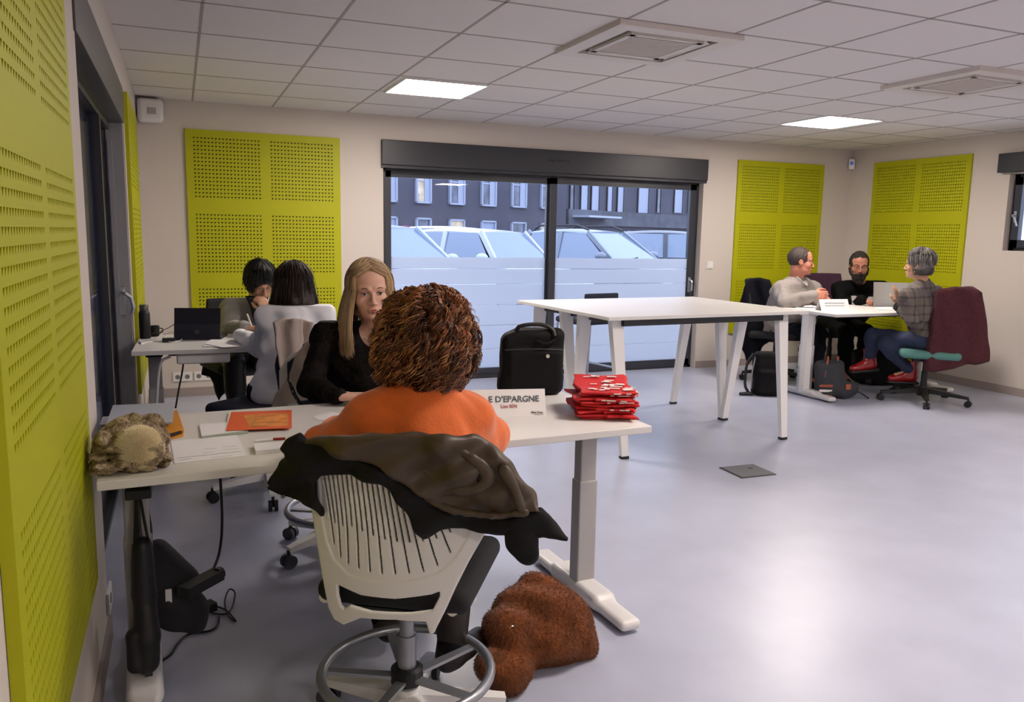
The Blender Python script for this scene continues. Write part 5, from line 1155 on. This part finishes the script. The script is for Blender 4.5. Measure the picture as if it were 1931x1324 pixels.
PP = p0[:, None, :]+(nn2*.0015)[:, None, :]+dr[:, None, :]*np.linspace(0, .011, 4)[None, :, None]; PP[:, :, 2] = np.maximum(PP[:, :, 2], .003)
o = hair_mesh('fur', t, PP, .00045, [M_fur, mat('fur_light', '8f5422', .9), mat('fur_dark', '4f280c', .9)], 3); o['kind'] = 'stuff'
p = P3(967, 1187, 2.16); MB().tube([p+np.array((.012*math.cos(a), 0, .012*math.sin(a))) for a in np.linspace(0, 6.28, 17)], .0022, 6).build('metal_ring', M_chrome, t)
# under the near desk: spine, cables, bag, power strip
M_dgrey = mat('dark_grey_nylon', '26262a', .85, bump=.2, bscale=90); M_cable = mat('black_cable', '0e0e10', .5)
t = thing('cable_spine', 'black cable holder hanging beside the left leg of the near desk', 'cable holder', (-.11, 2.5, .1))
p0 = atY(262, 1015, 2.50); p1 = atY(272, 1200, 2.50); p2 = atY(285, 1300, 2.50)
MB().box((atY(262, 922, 2.52)+np.array((0, 0, 0))), (.07, .12, .03), None, .004).build('bracket', M_black, t)
s = SDF(np.minimum(p0, p2)-.12, np.maximum(p0, p2)+.12, .005)
s.chain([atY(268, 1030, 2.5), atY(272, 1120, 2.5), atY(278, 1200, 2.48), atY(278, 1250, 2.47)], [.03, .034, .036, .034], .01); s.cap(atY(252, 1200, 2.47), atY(256, 1255, 2.46), .022, .024, .01); s.noise(.0012, 9); s.build('sleeve', M_black, t)
MB().bar(atY(281, 1255, 2.49), atY(284, 1318, 2.49), .055, .02).build('steel_plate', M_anth, t)
for (a, b_) in (((256, 935), (254, 1025)), ((260, 935), (266, 1030)), ((264, 935), (282, 1030)), ((258, 935), (258, 1020))):
    MB().tube(spline([atY(a[0], a[1], 2.52), atY((a[0]+b_[0])/2, (a[1]+b_[1])/2+5, 2.51), atY(b_[0], b_[1], 2.5)], 10), .0045, 6).build('cable', M_cable, t)
t = thing('shoulder_bag', 'dark grey bag lying on the floor under the left end of the near desk', 'bag', (.0, 2.75, 0))
f0 = atZ(350, 1165, .03); s = SDF((-.3, 2.4, -.02), (.45, 3.2, .5), .007)
s.cap(atY(300, 1040, 2.78), atY(350, 1100, 2.78), .04, .05, .03); s.cap(atY(300, 1080, 2.76), atY(330, 1150, 2.76), .05, .06, .05); s.cap(atY(330, 1150, 2.76), atY(365, 1165, 2.76), .05, .042, .05); s.cap(atY(350, 1105, 2.78), atY(365, 1150, 2.78), .045, .04, .04)
s.noise(.007, 8, 7, 2); s.cut((0, 0, .004), (0, 0, -1)); s.build('bag_body', M_dgrey, t)
MB().box(atY(318, 1125, 2.69), (.02, .006, .05), None, .002).build('care_label', M_white, t)
t = thing('power_strip', 'black multi socket hanging tilted in front of the dark grey bag', 'power strip', atY(380, 1110, 2.70)*np.array((1, 1, 0)))
MB().bar(atY(345, 1118, 2.66), atY(412, 1082, 2.78), .05, .035).build('strip_body', M_black, t); MB().cyl(atY(408, 1084, 2.77), atY(416, 1080, 2.785), .022, n=12).build('end_cap', M_cable, t)
t = thing('power_adapter', 'small black power adapter on the floor beside the dark grey bag', 'adapter', atZ(388, 1150, 0))
MB().box(atZ(388, 1146, .02), (.07, .05, .035), rotz(.5), .006).build('adapter_body', M_black, t)
def cable(name, label, pts, r, m, cat='cable', n=60, sm=True, grp=None):
    P = spline(pts, n); t_ = thing(name, label, cat, (P[0][0], P[0][1], max(0, P[:, 2].min()-r)), 0, grp); MB().tube(P, r, 7).build('cord', m, t_, smooth=True); return t_
cable('cable', 'black cable dropping from the near desk edge to the power strip', [atY(415, 890, 2.92), atY(419, 980, 2.92), atY(414, 1040, 2.88), atY(398, 1085, 2.78)], .005, M_cable)
cable('cable', 'thin black cable looping on the pale floor beside the adapter', [atZ(398, 1140, .006), atZ(425, 1150, .006), atZ(440, 1165, .006), atZ(444, 1172, .006), atZ(430, 1160, .006), atZ(424, 1135, .02), atZ(432, 1112, .03), atZ(443, 1118, .02), atZ(438, 1145, .008), atZ(425, 1158, .006), atZ(400, 1157, .006)], .0032, M_cable)
cable('cable', 'black cable snaking over the floor toward the black cable holder', [atZ(414, 1163, .006), atZ(410, 1180, .006), atZ(395, 1190, .006), atZ(355, 1197, .006), atZ(335, 1215, .006), atZ(322, 1235, .006), atZ(300, 1250, .006)], .0042, M_cable)
cable('cable', 'thin grey cable hanging down behind the left end of the near desk', [atY(277, 925, 2.60), atY(279, 960, 2.6), atY(285, 995, 2.6), atY(286, 1030, 2.62)], .0035, mat('grey_cable', '3a3b42', .5))
# ---------------------------------------------------------------- things on the near desk
ZT = .7505
def flat(poly, z, th, conv=None): return [atZ(u, v, z)[:2] for u, v in poly]
def slab(name, m, parent, poly_px, z, th, bev=0):
    P = [atZ(u, v, z+th)[:2] for u, v in poly_px]; n = len(P)
    V = [(p[0], p[1], z) for p in P]+[(p[0], p[1], z+th) for p in P]
    area = sum(P[i][0]*P[(i+1) % n][1]-P[(i+1) % n][0]*P[i][1] for i in range(n))
    F = [tuple(range(n-1, -1, -1)), tuple(range(n, 2*n))]+[(i, (i+1) % n, n+(i+1) % n, n+i) for i in range(n)]
    if area < 0: F = [f[::-1] for f in F]
    return build(name, V, F, m, parent)
M_paper = mat('paper', 'e6e4e4', .8); M_knit = mat('oatmeal_knit', '6a523d', .95, bump=2.0, bscale=110, vary=.3, vscale=45, col2='c6b293'); M_pom = mat('cream_pompom', 'fdeecb', .95)
t = thing('knitted_hat', 'oatmeal knitted hat and snood heap with cream pompom on the near desk', 'hat', atZ(245, 870, ZT))
s = SDF((-.28, 2.2, .74), (.03, 2.56, .94), .0035)
X0, Y0 = -.148, 2.365
for i in range(4):
    z = .760+i*.018; s.box((X0+.006*math.sin(i*2), Y0+.006*math.cos(i*3), z), (.098-.003*i, .088-.004*i, .0088), .008, .0, rotz(.12*math.sin(i*1.7)))
for (x, y, z, rx, ry, rz) in ((-.18, 2.40, .84, .045, .05, .03), (-.11, 2.41, .845, .05, .045, .03), (-.21, 2.36, .82, .03, .05, .035), (-.075, 2.37, .825, .026, .05, .03), (-.15, 2.35, .83, .04, .045, .03)): s.ell((x, y, z), (rx, ry, rz), .006)
s.cap((-.21, 2.38, .84), (-.16, 2.42, .868), .016, .02, .002); s.cap((-.14, 2.42, .868), (-.08, 2.40, .862), .018, .016, .002); s.cap((-.225, 2.33, .80), (-.21, 2.40, .83), .014, .018, .002)
s.noise(.005, 17, 8, 8); s.cut((0, 0, ZT), (0, 0, -1)); s.cut((XL+.026, 0, 0), (-1, 0, 0))
s.build('knit_body', M_knit, t)
pc = np.array((-.122, 2.325, .808)); s = SDF(pc-.1, pc+.1, .005); s.ell(pc, .055, 0); s.noise(.002, 20); PV, PF = s.mesh(); pm = build('pompom', PV, PF, M_pom, t, smooth=True)
n = 26000; d = rng.normal(size=(n, 3)); d /= np.linalg.norm(d, axis=1)[:, None]; d = d[(pc+d*.07)[:, 2] > .755]; PP = pc+d[:, None, :]*np.linspace(.053, .061, 4)[None, :, None]+rng.normal(size=(len(d), 1, 3))*np.linspace(0, .003, 4)[None, :, None]
hair_mesh('pompom_fluff', pm, PP, .0005, [M_pom], 3)['kind'] = 'stuff'
t = thing('folder', 'yellow orange padded folder under the grey laptop on the near desk', 'folder', atZ(320, 810, ZT)); M_or = mat('orange_folder', 'd0870f', .6)
slab('cover', M_or, t, [(262, 796), (334, 778), (347, 812), (345, 820), (318, 826), (262, 830)], ZT, .006); slab('top_cover', M_or, t, [(262, 790), (334, 773), (346, 808), (318, 816), (262, 822)], ZT+.016, .005)
slab('inner_pad', mat('folder_inside', '2a2018', .8), t, [(262, 794), (332, 778), (343, 811), (318, 820), (262, 826)], ZT+.005, .012)
t = thing('laptop', 'light grey laptop lying nearly shut at the left end of the near desk', 'laptop', atZ(265, 780, ZT)); M_alu = mat('light_aluminium', 'b4bac8', .4, metal=.2)
slab('base', M_alu, t, [(205, 797), (218, 768), (322, 764), (318, 797)], ZT+.022, .008); lid = slab('lid', M_alu, t, [(200, 800), (213, 764), (329, 759), (325, 796)], ZT+.036, .006)
t = thing('paper_sheet', 'crumpled white paper under the left side of the grey laptop', 'paper', atZ(200, 795, ZT)); slab('sheet', M_paper, t, [(188, 800), (194, 786), (215, 784), (215, 800)], ZT, .002)
t = thing('notepad', 'white notepad lying partly under the orange leaflet', 'notepad', atZ(400, 808, ZT)); slab('pages', M_paper, t, [(376, 800), (430, 796), (466, 811), (380, 822)], ZT, .006); slab('green_cover', mat('sage_card', '9aa595', .8), t, [(379, 818), (380, 825), (468, 815), (466, 809)], ZT, .0045)
t = thing('leaflet', 'orange leaflet with red lettering on the near desk', 'leaflet', atZ(486, 793, ZT))
slab('white_margin', M_paper, t, [(424, 812), (433, 776), (440, 776), (431, 812)], ZT+.0065, .001)
slab('sheet', mat('orange_print', 'e2551a', .45, vary=.0), t, [(426, 812), (436, 777), (550, 773), (550, 807)], ZT+.0075, .001)
slab('yellow_print', mat('amber_print', 'd8842a', .5, vary=.2, vscale=20), t, [(459, 783), (543, 779), (544, 803), (470, 806)], ZT+.0086, .0004)
M_txt = mat('print_grey', '55565c', .7); M_rtxt = mat('print_darkred', '9a2410', .6)
def printlines(parent, rows, z, m, th=1.3, name='printed_lines'):
    mb = MB()
    for (u0, v0, u1, v1) in rows:
        a, b = atZ(u0, v0, z), atZ(u1, v1, z); mb.bar(a, b, .0035*th, .0003)
    return mb.build(name, m, parent)
printlines(t, [(480, 785, 520, 783), (478, 791, 500, 790), (490, 797, 530, 795), (474, 804, 505, 803), (527, 791, 540, 790)], ZT+.0092, M_rtxt)
t = thing('form_sheet', 'white printed form with a table near the front edge of the desk', 'paper', atZ(395, 848, ZT)); slab('sheet', M_paper, t, [(322, 832), (447, 820), (466, 859), (329, 874)], ZT, .0012)
printlines(t, [(334, 864, 455, 851), (338, 868, 360, 865)], ZT+.0014, M_txt, .5, 'printed_table'); printlines(t, [(385, 847, 408, 845), (382, 854, 405, 852), (420, 843, 445, 841), (420, 848, 450, 846), (400, 863, 438, 859)], ZT+.0014, mat('print_light', 'a5a5aa', .8), .5)
t = thing('booklet', 'small white booklet beside the form, tucked against the dark coat', 'booklet', atZ(515, 838, ZT)); slab('pages', M_paper, t, [(478, 836), (538, 832), (540, 845), (482, 850)], ZT, .012)
t = thing('pen', 'white and red pen lying above the small booklet', 'pen', atZ(505, 829, ZT)); MB().cyl(atZ(480, 832, ZT+.004), atZ(515, 828, ZT+.004), .0038, n=10).build('pen_barrel', M_paper, t); MB().cyl(atZ(515, 828, ZT+.004), atZ(538, 827, ZT+.004), .004, n=10).build('pen_grip', M_rtxt, t)
t = thing('paper_sheet', 'white sheet in front of the blonde person on the near desk', 'paper', atZ(610, 785, ZT)); slab('sheet', M_paper, t, [(590, 786), (628, 776), (660, 790), (600, 792)], ZT, .001)
# text helper
def text(name, body, size, m, parent, O, u, v, align='RIGHT', th=.0006, sx=1.0):
    c = bpy.data.curves.new(name, 'FONT'); c.body = body; c.size = size; c.offset = size*.014; c.align_x = align; c.extrude = th; c.resolution_u = 2
    o = bpy.data.objects.new('tmp', c); COL.objects.link(o); bpy.context.view_layer.update()
    me = o.evaluated_get(bpy.context.evaluated_depsgraph_get()).to_mesh(); V = np.array([p.co[:] for p in me.vertices]); F = [tuple(p.vertices) for p in me.polygons]
    bpy.data.objects.remove(o); u = np.array(u, float); v = np.array(v, float); n = np.cross(u, v)
    return build(name, np.array(O)+V[:, :1]*u*sx+V[:, 1:2]*v+V[:, 2:3]*n, F, m, parent)
t = thing('name_card', 'white folded card reading E D\'EPARGNE beside the red bags', 'name card', atZ(1000, 786, ZT))
a = atZ(1030, 785, ZT); b = atZ(925, 787.5, ZT); u = (a-b)/np.linalg.norm(a-b); u[2] = 0; back = np.array((-u[1], u[0], 0)); Lc = .30
tl = np.array((0, 0, .095))+back*.035; c0 = a-u*Lc
def leaf(p, q, up, n, th=.0008): return [p, q, q+up, p+up, p+n*th, q+n*th, q+up+n*th, p+up+n*th]
bx = [(0, 1, 2, 3), (7, 6, 5, 4), (0, 4, 5, 1), (1, 5, 6, 2), (2, 6, 7, 3), (3, 7, 4, 0)]
build('front_leaf', leaf(c0, a, tl, back), bx, M_paper, t); build('rear_leaf', leaf(c0+back*.075, a+back*.075, tl-back*.075, back), bx, M_paper, t)
vv = tl/np.linalg.norm(tl); nf = np.cross(u, vv)
M_ttl = mat('print_teal_grey', '4c5a62', .7)
text('title_lettering', "E D'EPARGNE", .031, M_ttl, t, a+nf*.0012-u*.023+vv*.055, u, vv); text('name_lettering', 'Lise SEN', .017, mat('print_red', 'b06a6e', .7), t, a+nf*.0012-u*.105+vv*.034, u, vv); text('small_lettering', 'Pitas Close', .0095, M_txt, t, a+nf*.0012-u*.012+vv*.012, u, vv)
MB().bar(a+nf*.0012-u*.045+vv*.008, a+nf*.0012-u*.01+vv*.008, .0006, .0012).build('underline', M_txt, t)
# stack of red bags
M_red = mat('red_nonwoven', 'c01016', .65, bump=.1, bscale=300); M_wprint = mat('white_print', 'e8dcd8', .6)
ctr = np.array((1.43, 2.55)); hts = .0118; NB = 9
for i in range(NB):
    z0 = ZT+i*hts; a_ = .38+.14*math.sin(i*2.3); dx, dy = .012*math.sin(i*1.9+1), .012*math.cos(i*2.7)
    lab = 'folded red bag with white print, topmost of the stack beside the card' if i == NB-1 else ('folded red bag at the very bottom of the stack on the desk corner' if i == 0 else 'folded red bag inside the stack, between the top and bottom ones')
    t = thing('folded_bag', lab, 'bag', (ctr[0]+dx, ctr[1]+dy, z0), 0, 'folded red bags in the stack'); Rb = rotz(-a_)
    hw, hd_ = (.105, .125) if i < NB-1 else (.10, .12)
    s = SDF((-.15, -.17, -.008), (.15, .17, .036), .0032)
    ph = i*1.3; s.box((0, 0, .0045), (hw, hd_, .0042), .004, 0); V, F = s.mesh()
    w1 = .5+.5*np.sin(V[:, 0]*28+ph); w2 = .5+.5*np.sin(V[:, 1]*24+ph*2); lift = .0035*w1*w2*np.clip(V[:, 2]/.008, 0, 1)
    V[:, 2] += lift; V[:, 0] += .007*np.sin(V[:, 1]*38+ph)+.003*np.sin(V[:, 2]*500); V[:, 1] += .008*np.sin(V[:, 0]*33+ph)
    if i == NB-1: V[:, 2] += np.clip(V[:, 1]+.02, 0, 1)*.16
    T_ = lambda V: V@Rb.T+np.array((ctr[0]+dx, ctr[1]+dy, z0))
    build('fabric', T_(V), F, M_red, t, smooth=True)
    s = SDF((-.15, -.17, -.01), (.15, -.08, .03), .003); hx = -.04+.07*((i*37) % 10)/10; s.cap((hx, -hd_-.002, .0055), (hx+.035, -hd_+.004, .0055), .0062, .0062, 0); V, F = s.mesh(); build('handle_loop', T_(V), F, M_red, t, smooth=True)
    if i in (NB-1, NB-2, NB-3, 3, 5):
        mb = MB(); rr2 = random.Random(i)
        if i == NB-1:
            for q in range(26):
                x = rr2.uniform(-.06, .09); y = rr2.uniform(-.1, .09); zz = .0105+max(0, y+.02)*.16+.0035; mb.box((x, y, zz), (rr2.uniform(.012, .04), rr2.uniform(.008, .022), .0012), rotz(rr2.uniform(-.2, .2)))
        for q in range(6):
            x = rr2.uniform(.0, .09); mb.box((x, -hd_-.006-.003*math.sin(x*33), .005), (rr2.uniform(.008, .02), .003, .004))
            mb.box((hw+.004, rr2.uniform(-.1, .06), .005), (.006, rr2.uniform(.01, .03), .004))
        V = T_(np.concatenate(mb.V)); build('white_print', V, mb.F, M_wprint, t)
# black briefcase
M_case = mat('black_nylon', '0b0b0d', .7, spec=.2, bump=.15, bscale=250)
bc = np.array((1.325, 2.975, 0)); ba = math.radians(-14); Rb = rotz(ba)
t = thing('briefcase', 'black soft briefcase with a small white emblem at the back right of the near desk', 'bag', (bc[0], bc[1], ZT))
s = SDF((-.2, -.1, -.01), (.2, .1, .34), .004); s.box((0, 0, .135), (.13, .05, .135), .03, 0); s.box((.005, -.035, .10), (.115, .03, .095), .025, .012); s.box((0, 0, .05), (.133, .053, .045), .03, .02)
s.noise(.003, 8, 6, 4); s.cut((0, 0, 0), (0, 0, -1)); TB = lambda V: np.asarray(V)@Rb.T+np.array((bc[0], bc[1], ZT)); V, F = s.mesh(); V[:, 2] -= np.clip(-.06-V[:, 0], 0, 1)*.35*np.clip(V[:, 2]/.25, 0, 1); build('case_body', TB(V), F, M_case, t, smooth=True)
MB().tube(TB(spline([(-.07, -.02, .262), (-.05, -.03, .285), (.03, -.035, .29), (.075, -.045, .272), (.085, -.055, .245)], 16)), .0085, 8).build('carry_handle', M_black, t, smooth=True)
MB().tube(TB(spline([(.01, -.058, .225), (.05, -.068, .215), (.09, -.062, .235)], 10)), .007, 8).build('front_handle', M_case, t, smooth=True)
MB().tube(TB([(-.12, -.061, .19), (.0, -.068, .195), (.12, -.061, .19)]), .0018, 6).build('zip', M_anth, t)
MB().cyl(TB([(.055, -.068, .165)])[0], TB([(.055, -.0725, .165)])[0], .0075, n=20).build('round_emblem', mat('emblem', 'c9c9c0', .4), t)
# ---------------------------------------------------------------- things on the far left desk
ZB = .7405
t = thing('flask', 'black insulated flask at the left end of the far left desk', 'flask', atZ(274, 640, ZB)); p = atZ(274, 638, ZB)
MB().lathe([(.03, 0), (.032, .006), (.032, .15), (.027, .165), (.024, .168)], p, 24).build('flask_body', M_black, t, smooth=True); MB().lathe([(.025, .168), (.025, .2), (.022, .204)], p, 24).build('cap', mat('brushed_cap', '5a5552', .4, metal=.6), t, smooth=True)
t = thing('phone', 'white phone lying at the foot of the black flask', 'phone', atZ(276, 641, ZB)); slab('phone_body', M_white, t, [(262, 642), (284, 638), (288, 642), (266, 647)], ZB, .008)
p = atZ(291, 634, ZB); t = thing('mug', 'small dark mug beside the black flask', 'mug', p); MB().lathe([(.026, 0), (.03, .01), (.031, .065), (.028, .065), (.027, .012), (.001, .01)], p, 20).build('mug_body', M_black, t, smooth=True)
MB().tube([p+np.array((.03, 0, .05)), p+np.array((.05, 0, .045)), p+np.array((.048, 0, .025)), p+np.array((.03, 0, .018))], .004, 6).build('mug_handle', M_black, t)
t = thing('tablet', 'dark blue tablet computer propped open on the far left desk', 'tablet', atZ(372, 640, ZB)); M_tab = mat('navy_cover', '20222e', .6)
a = atZ(328, 641, ZB); b = atZ(415, 641, ZB); u = (b-a); L_ = np.linalg.norm(u); u /= L_; bk = np.array((-u[1], u[0], 0))
top = bk*.03+np.array((0, 0, .185)); build('cover_panel', leaf(a, b, top*.52, bk, .006), bx, M_tab, t); build('screen_panel', leaf(a+top*.5+bk*.004, b+top*.5+bk*.004, top*.52, bk, .008), bx, mat('tablet_black', '15151a', .3), t)
build('keyboard', leaf(a+bk*.03, b+bk*.03, bk*.2, np.array((0, 0, 1.)), .006), bx, M_tab, t)
nf = np.cross(u, top/np.linalg.norm(top)); em = MB(); cc_ = a+u*L_*.5+top*.26+nf*.001
for i in (-1, 1):
    for j in (-1, 1): em.bar(cc_+u*(i*.0065-.0055)+top/np.linalg.norm(top)*j*.0065, cc_+u*(i*.0065+.0055)+top/np.linalg.norm(top)*j*.0065, .001, .011)
em.build('four_square_emblem', mat('emblem_grey', '4a4c58', .4), t)
cable('cable', 'white charging cable coiled on the far left desk before the tablet', [atZ(295, 638, ZB+.006), atZ(305, 632, ZB+.006), atZ(318, 628, ZB+.02), atZ(330, 626, ZB+.03), atZ(345, 632, ZB+.01), atZ(340, 642, ZB+.005), atZ(325, 645, ZB+.005), atZ(310, 641, ZB+.005), atZ(315, 632, ZB+.01)], .003, M_white)
cable('cable', 'black cable running from the tablet to the black flask', [atZ(328, 612, ZB+.13)*1.0, atZ(310, 622, ZB+.08), atZ(290, 628, ZB+.03), atZ(284, 632, ZB+.006)], .002, M_cable)
t = thing('adapter', 'dark adapter block lying before the tablet on the far left desk', 'adapter', atZ(318, 640, ZB)); MB().box(atZ(318, 641, ZB+.012), (.07, .045, .022), None, .004).build('adapter_block', M_dgrey, t)
t = thing('document_pile', 'white pages spread at the front of the far left desk', 'paper', atZ(425, 648, ZB)); slab('upper_page', M_paper, t, [(386, 648), (398, 640), (470, 641), (470, 652), (420, 655)], ZB+.004, .004); slab('lower_page', M_paper, t, [(383, 653), (386, 648), (470, 650), (470, 655)], ZB, .004)
t = thing('notebook', 'open notebook under the writing hand on the far left desk', 'notebook', atZ(455, 630, ZB)); slab('left_pages', M_paper, t, [(428, 632), (436, 625), (456, 626), (450, 633)], ZB, .008); slab('right_pages', M_paper, t, [(450, 633), (456, 626), (480, 626), (482, 633)], ZB, .006)
t = thing('pen', 'white pen held upright by the black haired person', 'pen', atY(470, 612, 5.18)); MB().cyl(atY(474, 614, 5.18), atY(466, 592, 5.18), .005, n=10).build('pen_barrel', M_paper, t)
cable('cable', 'thick white cable hanging in a curve under the far left desk', [atY(322, 672, 4.78), atY(306, 680, 4.78), atY(300, 700, 4.8), atY(297, 735, 4.82), atY(294, 790, 4.85)], .008, M_white)
cable('cable', 'black cable hanging straight under the far left desk', [atY(346, 684, 4.9), atY(343, 705, 4.9), atY(337, 735, 4.9), atY(331, 770, 4.9)], .005, M_cable)
# ---------------------------------------------------------------- things on the corner desk
ZR = .7805
t = thing('name_sign', 'white folded name sign on the corner desk', 'name sign', atZ(1575, 586, ZR)); a = atZ(1603, 586, ZR); b = atZ(1549, 586.5, ZR); u = (a-b)/np.linalg.norm(a-b); Ls = np.linalg.norm(a-b); bk = np.array((-u[1], u[0], 0)); tl = np.array((0, 0, .1))+bk*.045
build('front_leaf', leaf(b, a, tl, bk), bx, M_paper, t); build('rear_leaf', leaf(b+bk*.09, a+bk*.09, tl-bk*.09, bk), bx, M_paper, t)
vv = tl/np.linalg.norm(tl); nf = np.cross(u, vv)
mb = MB(); rr2 = random.Random(3); x = .05
while x < Ls-.05: w_ = rr2.uniform(.008, .014); mb.bar(b+u*x+vv*.07+nf*.001, b+u*(x+w_)+vv*.07+nf*.001, .0006, .012); x += w_+.004
mb.build('blurred_title', mat('faint_print', '8e8e96', .8), t); MB().bar(b+u*.045+vv*.048+nf*.001, b+u*(Ls-.045)+vv*.048+nf*.001, .0006, .005).build('blurred_line', MATS['faint_print'], t)
M_cup = mat('paper_cup', '9d9997', .6)
for (u_, v_, lab) in ((1611, 575, 'grey paper cup left of the silver laptop, nearer the name sign'), (1643, 577, 'grey paper cup directly before the silver laptop corner')):
    p = atZ(u_, v_, ZR); t = thing('paper_cup', lab, 'cup', p, 0, 'paper cups on the corner desk'); MB().lathe([(.026, 0), (.035, .085), (.033, .085), (.024, .004), (.001, .004)], p, 20).build('cup_wall', M_cup, t, smooth=True); MB().tube([p+np.array((.035*math.cos(a), .035*math.sin(a), .085)) for a in np.linspace(0, 6.28, 21)], .0022, 6).build('rolled_rim', M_cup, t)
t = thing('laptop', 'silver laptop open on the corner desk, lid back toward the viewer', 'laptop', atZ(1680, 578, ZR)); M_sil = mat('silver_lid', '8d8b88', .4, metal=.3)
a = atZ(1647, 577, ZR+.008); b = atZ(1709, 579, ZR+.008); u = (b-a); Ll = .36; u /= np.linalg.norm(u); bk = np.array((-u[1], u[0], 0)); top = np.array((0, 0, .225))+bk*.06; b = a+u*Ll
build('lid', leaf(a, b, top, bk, .006), bx, M_sil, t); build('base', leaf(a-np.array((0, 0, .008)), b-np.array((0, 0, .008)), -bk*.0+bk*.0+bk*.001+np.array((0, 0, .008)), bk, .24), bx, M_sil, t)
t = thing('document', 'white papers at the front edge of the corner desk, right of the sign', 'paper', atZ(1670, 582, ZR)); slab('page', M_paper, t, [(1650, 579), (1700, 578), (1700, 584), (1655, 584)], ZR, .004)
t = thing('document', 'white papers left of the name sign on the corner desk', 'paper', atZ(1520, 580, ZR)); slab('page', M_paper, t, [(1500, 580), (1530, 575), (1546, 578), (1545, 584), (1510, 584)], ZR, .004)
# ---------------------------------------------------------------- bags on the floor at right
t = thing('backpack', 'black backpack standing on the floor left of the corner desk foot', 'backpack', atZ(1455, 750, 0)); p = atZ(1458, 748, 0)+np.array((.0, .08, 0)); Rb = rotz(-.5)
s = SDF(p-np.array((.3, .3, .02)), p+np.array((.3, .3, .6)), .007); s.box(p+np.array((0, 0, .2)), (.14, .08, .2), .05, 0, Rb); s.box(p+Rb@np.array((0, -.06, .13)), (.11, .04, .11), .03, .02, Rb); s.noise(.005, 7); s.cut((0, 0, .002), (0, 0, -1)); s.build('pack_body', M_case, t)
q = Rb@np.array((-.15, -.03, 0)); MB().tube(spline([p+q+np.array((0, 0, .38)), p+q*1.35+np.array((0, 0, .28)), p+q*1.4+np.array((0, 0, .1)), p+q*1.15+np.array((0, 0, .02))], 16), .013, 8).build('shoulder_strap', M_black, t, smooth=True)
MB().tube(spline([p+q*.95+np.array((0, -.02, .35)), p+q*1.1+np.array((0, -.02, .2)), p+q*1.1+np.array((0, -.02, .06))], 10), .006, 6).build('reflective_strap', mat('reflective', '8f9096', .3), t, smooth=True)
s = SDF(p+q*1.6-.09, p+q*1.6+.09, .005); s.cap(p+q*1.6+np.array((-.02, -.02, .016)), p+q*1.1+np.array((0, -.02, .016)), .016, .02, 0); s.cut((0, 0, .001), (0, 0, -1)); s.build('strap_end', M_black, t)
M_slate = mat('slate_canvas', '33353b', .85, bump=.15, bscale=160); M_orl = mat('tan_orange_trim', 'a3523a', .6)
t = thing('backpack', 'slate grey backpack with orange trim slumped behind the corner desk foot', 'backpack', atZ(1580, 755, 0)); p = atZ(1575, 752, 0)+np.array((.02, .06, 0)); Rb = rotz(-.35)
s = SDF(p-np.array((.35, .3, .02)), p+np.array((.4, .3, .55)), .007); s.box(p+np.array((-.04, 0, .17)), (.13, .075, .17), .05, 0, Rb@np.array([[1, 0, -.1], [0, 1, 0], [.1, 0, 1]])); s.ell(p+Rb@np.array((.10, -.03, .08)), (.13, .09, .085), .04); s.noise(.006, 7, 7, 3); s.cut((0, 0, .002), (0, 0, -1)); s.build('pack_body', M_slate, t)
for x in (-.1, -.01): MB().tube(spline([p+Rb@np.array((x-.02, -.08, .2)), p+Rb@np.array((x, -.07, .3)), p+Rb@np.array((x+.03, -.02, .37)), p+Rb@np.array((x+.05, .04, .33))], 12), .009, 6).build('orange_strap', M_orl, t, smooth=True)
MB().box(p+Rb@np.array((.08, -.13, .12)), (.045, .012, .05), Rb, .004).build('orange_patch', M_orl, t)
for z in (.03, .075, .12): MB().box(p+Rb@np.array((-.1, -.085, z)), (.12, .012, .022), Rb, .004).build('striped_panel', M_orl if z != .075 else M_white, t)
MB().tube(spline([p+Rb@np.array((.18, -.05, .08)), p+Rb@np.array((.24, -.07, .05)), p+Rb@np.array((.3, -.08, .01))], 8), .009, 6).build('hanging_strap', M_black, t)
t = thing('lump', 'big unidentified black holdall on the floor under the corner desk behind the red boots', 'bag', (6.45, 5.75, 0)); s = SDF((6.0, 5.4, -.02), (7.0, 6.2, .5), .009)  # bag form is a guess for an unidentified dark shape under the desk
s.box((6.42, 5.80, .17), (.30, .17, .17), .09, 0, rotz(-.4)); s.noise(.012, 4, 7, 6); s.cut((0, 0, .002), (0, 0, -1)); s.build('bag_body', M_case, t); MB().tube(spline([(6.3, 5.66, .30), (6.36, 5.62, .38), (6.46, 5.6, .38), (6.52, 5.62, .3)], 14), .012, 8).build('carry_handle', M_black, t)
